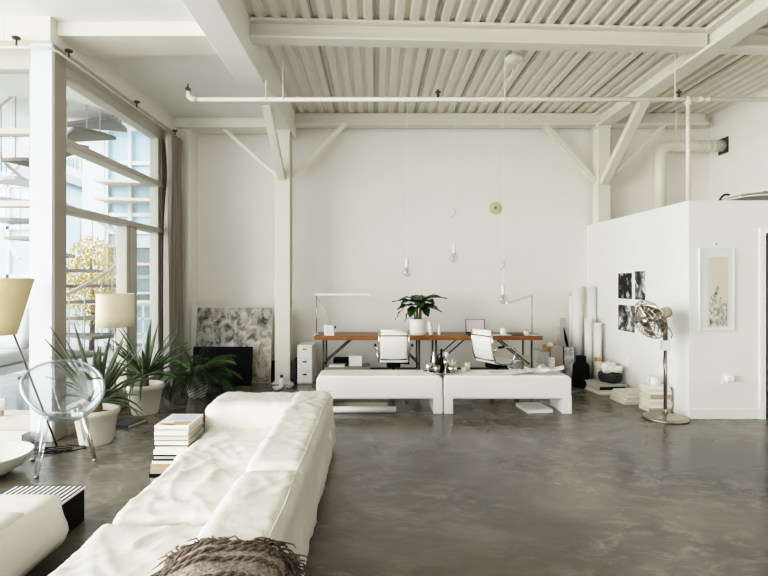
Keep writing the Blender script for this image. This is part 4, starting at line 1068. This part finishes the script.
lean_board(556, 560.5, 7.88, 327, 380, 'paper2', 'tall narrow cream board against the back wall', 0, lean=.02)
lean_board(561, 566, 7.8, 318, 380, 'lgrey', 'tall slim grey board beside the thin paper roll', 0, lean=.03, edge='lgrey')
um = T('umbrella', 'black furled umbrella leaning on the slim grey board', 'umbrella', (X(566, 7.6), 7.6, .3))
MB().tube([(X(569.5, 7.66), 7.60, .0 + .30), (X(566, 7.66), 7.66, .62), (X(563.2, 7.72), 7.70, .80)], [.006, .022, .008], 8).build('canopy', 'black', um, smooth=True)
MB().tube([(X(569.5, 7.66), 7.60, .3), (X(571, 7.6), 7.56, .0)], .006, 6).build('shaft', 'dmetal', um)
# crate stack with wooden tray
ck = T('storage_crate', 'white storage crate beneath the wooden tray', 'crate', (X(549, 7.78), 7.78, 0))
MB().box(X(540, 7.7), X(548.5, 7.7), 7.65, 7.95, 0, .44).build('crate_body', 'paper', ck, bevel=.004)
MB().box(X(540, 7.7) - .004, X(548.5, 7.7) + .004, 7.646, 7.954, .44, .465).build('lid', 'lgrey', ck, bevel=.003)
wt = T('wooden_tray', 'pale wooden tray resting on the crates behind the bench', 'tray', (X(553, 7.7), 7.75, .5))
tx0, tx1 = X(546, 7.66), X(563, 7.66)
ck2 = T('storage_crate', 'beige storage crate next to the white one', 'crate', (X(556, 7.78), 7.85, 0))
MB().box(X(549.5, 7.72), X(562, 7.72), 7.70, 7.86, 0, .465).build('crate_body', 'taupe', ck2, bevel=.004)
MB().box(tx0, tx1, 7.56, 7.84, .466, .478).box(tx0, tx1, 7.56, 7.572, .478, .53).box(tx0, tx1, 7.828, 7.84, .478, .53).box(tx0, tx0 + .012, 7.572, 7.828, .478, .53).box(tx1 - .012, tx1, 7.572, 7.828, .478, .53).build('tray_body', 'woodpale', wt, bevel=.003)
o = MB().ball((X(550, 7.66), 7.66, .53), .05, 16, 10).build('paper_ball', 'paper', smooth=True); tag(o, 'white crumpled paper ball in the wooden tray', 'paper ball')
# white canisters in front
for k, (px, y, r, h, lab) in enumerate(((541, 7.2, .05, .33, 'tall white canister closest to the desk leg'), (546.5, 7.02, .062, .27, 'wide white canister with a lid behind the bench'), (551.5, 7.32, .045, .40, 'tallest white canister under the wooden tray'),
                                       (557, 7.05, .05, .26, 'short cream canister behind the bench'), (537, 7.36, .04, .24, 'small white canister by the desk leg'))):
    t = T('canister', lab, 'canister', (X(px, y), y, 0), 0, 'white canisters behind the papers bench')
    MB().lathe([(r * .96, 0), (r, .006), (r, h - .03)], (X(px, y), y, 0), 20).build('canister_body', 'paper' if k != 3 else 'paper2', t, smooth=True)
    MB().lathe([(r * 1.05, h - .03), (r * 1.05, h), (r * .3, h + .004), (1e-6, h + .004)], (X(px, y), y, 0), 20).build('lid', 'lgrey' if k % 2 else 'white', t)
# boxes under desk end
for x0, x1, y0, y1, h, mk, lab in ((524.5, 529.5, 7.2, 7.5, .42, 'paper2', 'tall cream box under the laptop desk end'), (518, 522.5, 7.25, 7.5, .38, 'lgrey', 'grey upright folder box under the laptop desk'), (524, 530, 6.94, 7.14, .24, 'paper', 'short white box in front of the tall cream box')):
    t = T('storage_box', lab, 'box', (X((x0 + x1) / 2, y0), y0, 0))
    MB().box(X(x0, y0), X(x1, y0), y0, y1, 0, h - .03).build('box_body', mk, t, bevel=.003)
    MB().box(X(x0, y0) - .003, X(x1, y0) + .003, y0 - .003, y1 + .003, h - .03, h).build('lid', mk, t, bevel=.003)
# stacks along partition wall
def pw(y): return px0 + (3.358 - px0) * (y - py0) / (BW - py0)     # partition face x at depth y
rzw = math.atan2(-(3.358 - px0), BW - py0)
def pile(cx, cy, items, rz, where, group, cat='magazine', name='magazine'):
    z = 0; n = len(items)
    for i, (cn, mk, h, w, d_) in enumerate(items):
        k = n - 1 - i
        pos = 'on top' if k == 0 else 'lowest' if i == 0 else ordn[k]
        magazine(name, w, d_, h, mk, 'paper2', cx + R.uniform(-.01, .01), cy + R.uniform(-.01, .01), z, rz + R.uniform(-.04, .04), f'{cn} {cat} {pos} of the pile {where}', cat, group)
        z += h
    return z
y1 = 6.95
z1 = pile(3.12, y1, [('cream', 'paper2', .02, .36, .42), ('white', 'paper', .022, .36, .42), ('cream', 'paper2', .02, .34, .40), ('black', 'black', .045, .34, .40), ('pale grey', 'lgrey', .02, .38, .44)], rzw + .05, 'beneath the black basket', 'papers piled beneath the black basket')
bk = T('storage_basket', 'black oval basket filled with white cloth on a pile', 'basket', (3.14, y1, z1))
bb = MB().cushion(-.10, .10, -.13, .13, 0, .15, .05, .03)
bb.v = [(x * (1 + .6 * z), y * (1 + .6 * z), z) for x, y, z in bb.v]
bb.xf(Matrix.Translation((3.19, y1, z1)) @ Matrix.Rotation(.5, 4, 'Z')).build('basket_body', 'charcoal', bk, smooth=True)
o = MB().cushion(3.08, 3.30, y1 - .14, y1 + .14, z1 + .135, z1 + .24, .045, .02, lambda p, n: .05 * noise.noise(p * 9) + .025 * noise.noise(p * 22)).build('white_cloth', 'cotton', smooth=True)
tag(o, 'crumpled white cloth heaped in the black basket', 'cloth')
o = T('storage_jar', 'cream jar standing behind the black basket', 'jar', (3.12, 7.33, 0))
MB().lathe([(.055, 0), (.06, .01), (.06, .34), (.045, .36)], (3.20, 7.33, 0), 20).build('jar_body', 'paper2', o, smooth=True)
MB().lathe([(.05, .36), (.05, .40), (1e-6, .402)], (3.20, 7.33, 0), 16).build('lid', 'woodpale', o, smooth=True)
y2 = 6.38
z2 = pile(3.19, y2, [('cream', 'paper2', .03, .36, .34), ('white', 'paper', .028, .34, .33), ('cream', 'paper2', .03, .33, .33), ('white', 'paper', .026, .32, .32), ('cream', 'paper2', .02, .30, .31)], rzw + .1, 'between basket and fan', 'magazines piled between basket and fan')
y3 = 5.95
z3 = pile(3.255, y3, [('taupe', 'taupe', .05, .25, .24), ('white', 'paper', .03, .25, .24), ('cream', 'paper2', .045, .25, .24), ('white', 'paper', .03, .25, .24), ('taupe', 'taupe', .05, .25, .24), ('white', 'paper', .03, .25, .24), ('cream', 'paper2', .03, .245, .24), ('white', 'paper', .03, .24, .23)], rzw, 'behind the fan', 'books piled behind the fan', 'book', 'book')
o = T('mug', 'white mug on the books behind the fan', 'mug', (3.22, 5.95, z3))
MB().lathe([(.04, .0), (.048, .006), (.048, .10), (.043, .10), (.04, .012), (1e-6, .012)], (3.24, 5.95, z3), 20).build('mug_body', 'ceramic', o, smooth=True)
MB().tube([(3.24 - .048 - .03 * math.sin(q), 5.94, z3 + .05 + .032 * math.cos(q)) for q in arc(0, PI, 8)], .007, 6).build('handle', 'ceramic', o, smooth=True)
ou = MB().box(0, .008, -.04, .04, -.06, .06).xf(Matrix.Translation((pw(6.85) - .009, 6.85, Z(361, 6.85)))).build('wall_outlet', 'white', bevel=.003)
tag(ou, 'white outlet plate on the partition above the cloth basket', 'wall outlet')

# ================================================================== FAN
fx, fy = 3.165, 5.58
fn_ = T('pedestal_fan', 'chrome pedestal fan with a tag on its pole by the partition', 'fan', (fx, fy, 0))
MB().lathe([(.22, 0), (.23, .008), (.225, .022), (.17, .034), (.06, .045), (.04, .06), (1e-6, .06)], (fx, fy, 0), 40).build('base', 'nickel', fn_, smooth=True)
MB().tube([(fx, fy, .05), (fx, fy, .86)], .019, 14).lathe([(.03, .05), (.03, .1), (.02, .11)], (fx, fy, 0), 14).build('pole', 'nickel', fn_, smooth=True)
MB().tube([(fx, fy, .86), (fx, fy, 1.02)], .024, 12).tube([(fx, fy, 1.02), (fx - .05, fy, 1.09)], [.022, .035], 10).build('neck', 'nickel', fn_, smooth=True)
hd = Vector((fx - .08, fy, 1.12)); ax = Vector((-.90, -.30, -.30)).normalized()
q = Vector((0, 0, 1)).rotation_difference(ax); mh = Matrix.Translation(hd) @ q.to_matrix().to_4x4()
MB().lathe([(.03, -.16), (.055, -.15), (.065, -.05), (.05, .03), (.03, .12), (1e-6, .12)], n=18, mtx=mh).build('motor', 'nickel', fn_, smooth=True)
cg = MB(); rc = .215
for k in range(22):
    a = 2 * PI * k / 22
    cg.tube([mh @ Vector((r_ * math.cos(a + tw), r_ * math.sin(a + tw), z_ + .05)) for r_, z_, tw in ((.045, .155, 0), (.13, .15, .08), (.19, .12, .12), (rc, .075, .14), (.19, .03, .12), (.13, .0, .08), (.055, -.03, 0))], .0035, 5)
for r_, z_ in ((rc, .125), (.13, .202), (.045, .207), (.13, .05), (.17, .185)):
    cg.tube([mh @ Vector((r_ * math.cos(a), r_ * math.sin(a), z_)) for a in arc(0, 2 * PI, 36)], .005 if r_ == rc else .0035, 6)
cg.build('cage', 'nickel', fn_, smooth=True)
MB().lathe([(.05, .206), (.05, .212), (1e-6, .218)], n=18, mtx=mh).build('badge', 'nickel', fn_, smooth=True)
for k in range(4):
    a0 = k * PI / 2
    MB().grid(lambda u, v: mh @ Vector(((.03 + .155 * u) * math.cos(a0 + (v - .5) * (1.0 + .3 * u)), (.03 + .155 * u) * math.sin(a0 + (v - .5) * (1.0 + .3 * u)), .125 + (v - .5) * .05)), 6, 6).build('blade', 'nickel', fn_, smooth=True, solid=.002)
MB().tube([(fx + .02, fy - .02, 1.0), (fx + .06, fy - .03, .92), (fx + .05, fy - .02, .88)], .006, 6).build('knob_lever', 'nickel', fn_, smooth=True)
MB().box(fx - .045, fx + .045, fy - .028, fy - .0245, .745, .85).box(fx - .045, fx + .045, fy + .024, fy + .028, .745, .85).box(fx - .045, fx + .045, fy - .028, fy + .028, .85, .853).build('paper_tag', 'white', fn_)
MB().tube([(fx - .022, fy - .022, .76), (fx - .032, fy - .022, .62), (fx - .018, fy - .022, .45), (fx - .022, fy - .02, .06)], .005, 6).build('power_cord', 'charcoal', fn_, smooth=True)

# ================================================================== PICTURES AND FITTINGS ON THE PARTITION
def wall_print(ya, yb, pyt, pyb, lab, images):
    """paper sheet pinned to the partition; ya is the end nearer the camera"""
    ym = (ya + yb) / 2
    t = T('photo_print', lab, 'photo print', (pw(ym), ym, Z((pyt + pyb) / 2, ym)), 0, 'photo prints pinned to the partition')
    z0, z1 = Z(pyb, ym), Z(pyt, ym)
    def sh(m, a, b_, c, d_, off):
        x0, x1 = pw(a) - off, pw(b_) - off
        m.add([(x0, a, c), (x1, b_, c), (x1, b_, d_), (x0, a, d_), (x0 + .001, a, c), (x1 + .001, b_, c), (x1 + .001, b_, d_), (x0 + .001, a, d_)], [(0, 1, 2, 3), (7, 6, 5, 4), (0, 4, 5, 1), (1, 5, 6, 2), (2, 6, 7, 3), (3, 7, 4, 0)])
        return m
    sh(MB(), ya, yb, z0, z1, .004).build('paper_sheet', 'paper', t)
    for (fa, fb, ga, gb, mk) in images:
        sh(MB(), yb + (ya - yb) * fb, yb + (ya - yb) * fa, z0 + (z1 - z0) * ga, z0 + (z1 - z0) * gb, .0065).build('image', mk, t)
def py_(px):                       # depth along the partition face for a pixel column
    y = 6.5
    for _ in range(12): y = pw(y) * F / (px - CX)
    return y
wall_print(py_(647), py_(617), 270, 300, 'upper pinned sheet with two dark photographs side by side', [(.06, .54, .03, .9, 'photo'), (.64, .96, .03, .95, 'photo2')])
wall_print(py_(640), py_(617), 303, 333, 'lower pinned sheet with one misty dark photograph', [(.08, .80, .05, .92, 'photo2')])
# framed strip on the front wall
yy = py0
fr_ = T('framed_artwork', 'tall clear framed drawing strip on the grey partition end', 'framed artwork', (X(715.5, yy), yy, Z(290, yy)))
x0, x1, z0, z1 = X(698, yy), X(733, yy), Z(330, yy), Z(248, yy)
MB().box(x0, x1, yy - .012, yy - .001, z0, z1).build('backing', 'wall_cool', fr_, bevel=.002)
b = MB().box(x0, x0 + .012, yy - .028, yy - .012, z0, z1).box(x1 - .012, x1, yy - .028, yy - .012, z0, z1).box(x0 + .012, x1 - .012, yy - .028, yy - .012, z0, z0 + .015)
b.build('frame_edge', 'white', fr_, bevel=.002)
MB().box(X(707, yy), X(727, yy), yy - .016, yy - .0125, Z(327, yy), Z(257, yy)).build('paper_strip', 'paper2', fr_)
MB().box(X(708.5, yy), X(726, yy), yy - .0185, yy - .0165, Z(325.5, yy), Z(303, yy)).build('drawing', 'figure', fr_)
b = MB(); 
for (a, c, r_) in ((715, 296, .032), (717, 289, .022), (714, 301, .036), (719, 283, .014), (711, 297, .016), (718, 300, .026)): 
    b.lathe([(r_, 0), (r_ * .7, .002), (1e-6, .0025)], n=9, mtx=Matrix.Translation((X(a, yy), yy - .0165, Z(c, yy))) @ Matrix.Rotation(PI / 2, 4, 'X') @ Matrix.Scale(1.5, 4, (0, 1, 0)))
b.build('ink_figure', 'figure', fr_)
MB().box(x0 + .012, x1 - .012, yy - .027, yy - .024, z0 + .015, z1).build('clear_cover', 'glass', fr_)
o = MB().lathe([(.012, 0), (.012, .006), (.006, .012), (1e-6, .013)], n=12, mtx=Matrix.Translation((X(716, yy), yy, Z(244, yy))) @ Matrix.Rotation(PI / 2, 4, 'X')).build('wall_hook', 'lgrey', smooth=True)
tag(o, 'tiny wall hook above the framed drawing strip', 'hook')
oo = T('wall_outlet', 'white outlet with a plugged adapter below the framed strip', 'wall outlet', (X(725, yy), yy, Z(378, yy)))
MB().box(X(721.5, yy), X(728, yy), yy - .008, yy - .001, Z(384, yy), Z(373, yy)).build('plate', 'white', oo, bevel=.002)
MB().box(X(724, yy), X(731, yy), yy - .055, yy - .008, Z(381, yy), Z(375, yy)).build('adapter', 'white_gloss', oo, bevel=.008)
# things stored on top of the partition box
for k, (xa, xb, y, zz, rz, ty_, lab) in enumerate(((4.0, 4.9, 5.86, .0, .04, -.02, 'lowest board stored on top of the partition'), (4.1, 5.0, 5.88, .04, -.03, -.06, 'tilted brown board stored on top of the partition'), (4.25, 5.2, 5.86, .085, .05, -.09, 'uppermost board stored on top of the partition'))):
    o = MB().grid(lambda u, v: ((u - .5) * (xb - xa), (v - .5) * .46, .02 * math.sin(u * 5 + k)), 16, 2).xf(Matrix.Translation(((xa + xb) / 2, y, pz + .055 + zz)) @ Matrix.Rotation(ty_, 4, 'Y') @ Matrix.Rotation(rz, 4, 'Z')).build('foam_board', 'paper' if k != 1 else 'taupe', solid=.014)
    tag(o, lab, 'board', 'boards stored on the partition')
o = MB().tube([(3.84 + .09 * (1 - math.cos(a)), 5.72, pz - .04 + .13 * math.sin(a)) for a in arc(0, PI * .6, 10)], .012, 8).build('cable_loop', 'charcoal', smooth=True)
tag(o, 'dark cable loop on top of the partition', 'cable')

# ================================================================== LIGHT
w = bpy.data.worlds.new('sky'); bpy.context.scene.world = w; w.use_nodes = True
bg = w.node_tree.nodes['Background']; bg.inputs['Color'].default_value = (.86, .93, 1, 1); bg.inputs['Strength'].default_value = 1.7
def area(name, loc, rot, sx_, sy_, power, col):
    l = bpy.data.lights.new(name, 'AREA'); l.shape = 'RECTANGLE'; l.size = sx_; l.size_y = sy_; l.energy = power; l.color = col
    o = bpy.data.objects.new(name, l); C.objects.link(o); o.location = loc; o.rotation_euler = rot; return o
area('daylight_bay', (-6.95, .7, 1.95), (0, -PI / 2, 0), 3.2, 7.6, 210, (.97, .985, 1))
area('fill_rear', (-3.75, -3.95, 1.95), (PI / 2, 0, 0), 4.4, 3, 60, (1, .985, .955))  # added fill lamp behind the camera, lifts the back wall
s = bpy.data.lights.new('sun', 'SUN'); s.energy = 4.2; s.angle = 1.3; s.color = (1, .98, .94)
so = bpy.data.objects.new('sun', s); C.objects.link(so)
so.rotation_euler = Vector((.85, .33, -.42)).to_track_quat('-Z', 'Y').to_euler()

# ================================================================== CAMERA
cam = bpy.data.cameras.new('camera'); co = bpy.data.objects.new('camera', cam); C.objects.link(co)
cam.sensor_width = 36; cam.lens = F / 768 * 36
cam.shift_x = (384 - CX) / 768; cam.shift_y = -(288 - CY) / 768
cam.clip_start = .05
co.location = (0, 0, H); co.rotation_euler = (PI / 2, 0, 0)
sc_ = bpy.context.scene; sc_.camera = co
sc_.cycles.max_bounces = 14; sc_.cycles.diffuse_bounces = 8; sc_.cycles.transparent_max_bounces = 24
sc_.view_settings.view_transform = 'Standard'; sc_.view_settings.look = 'None'
sc_.view_settings.exposure = 0
# film-like shoulder: brighten the room, roll the daylight off gently
sc_.view_settings.use_curve_mapping = True
cm = sc_.view_settings.curve_mapping
cm.white_level = (1.5, 1.5, 1.5)
cv = cm.curves[3]
for x_, y_ in ((.012, .020), (.05, .135), (.167, .49), (.267, .70), (.4, .85), (.667, .95)): cv.points.new(x_, y_)
cm.update()
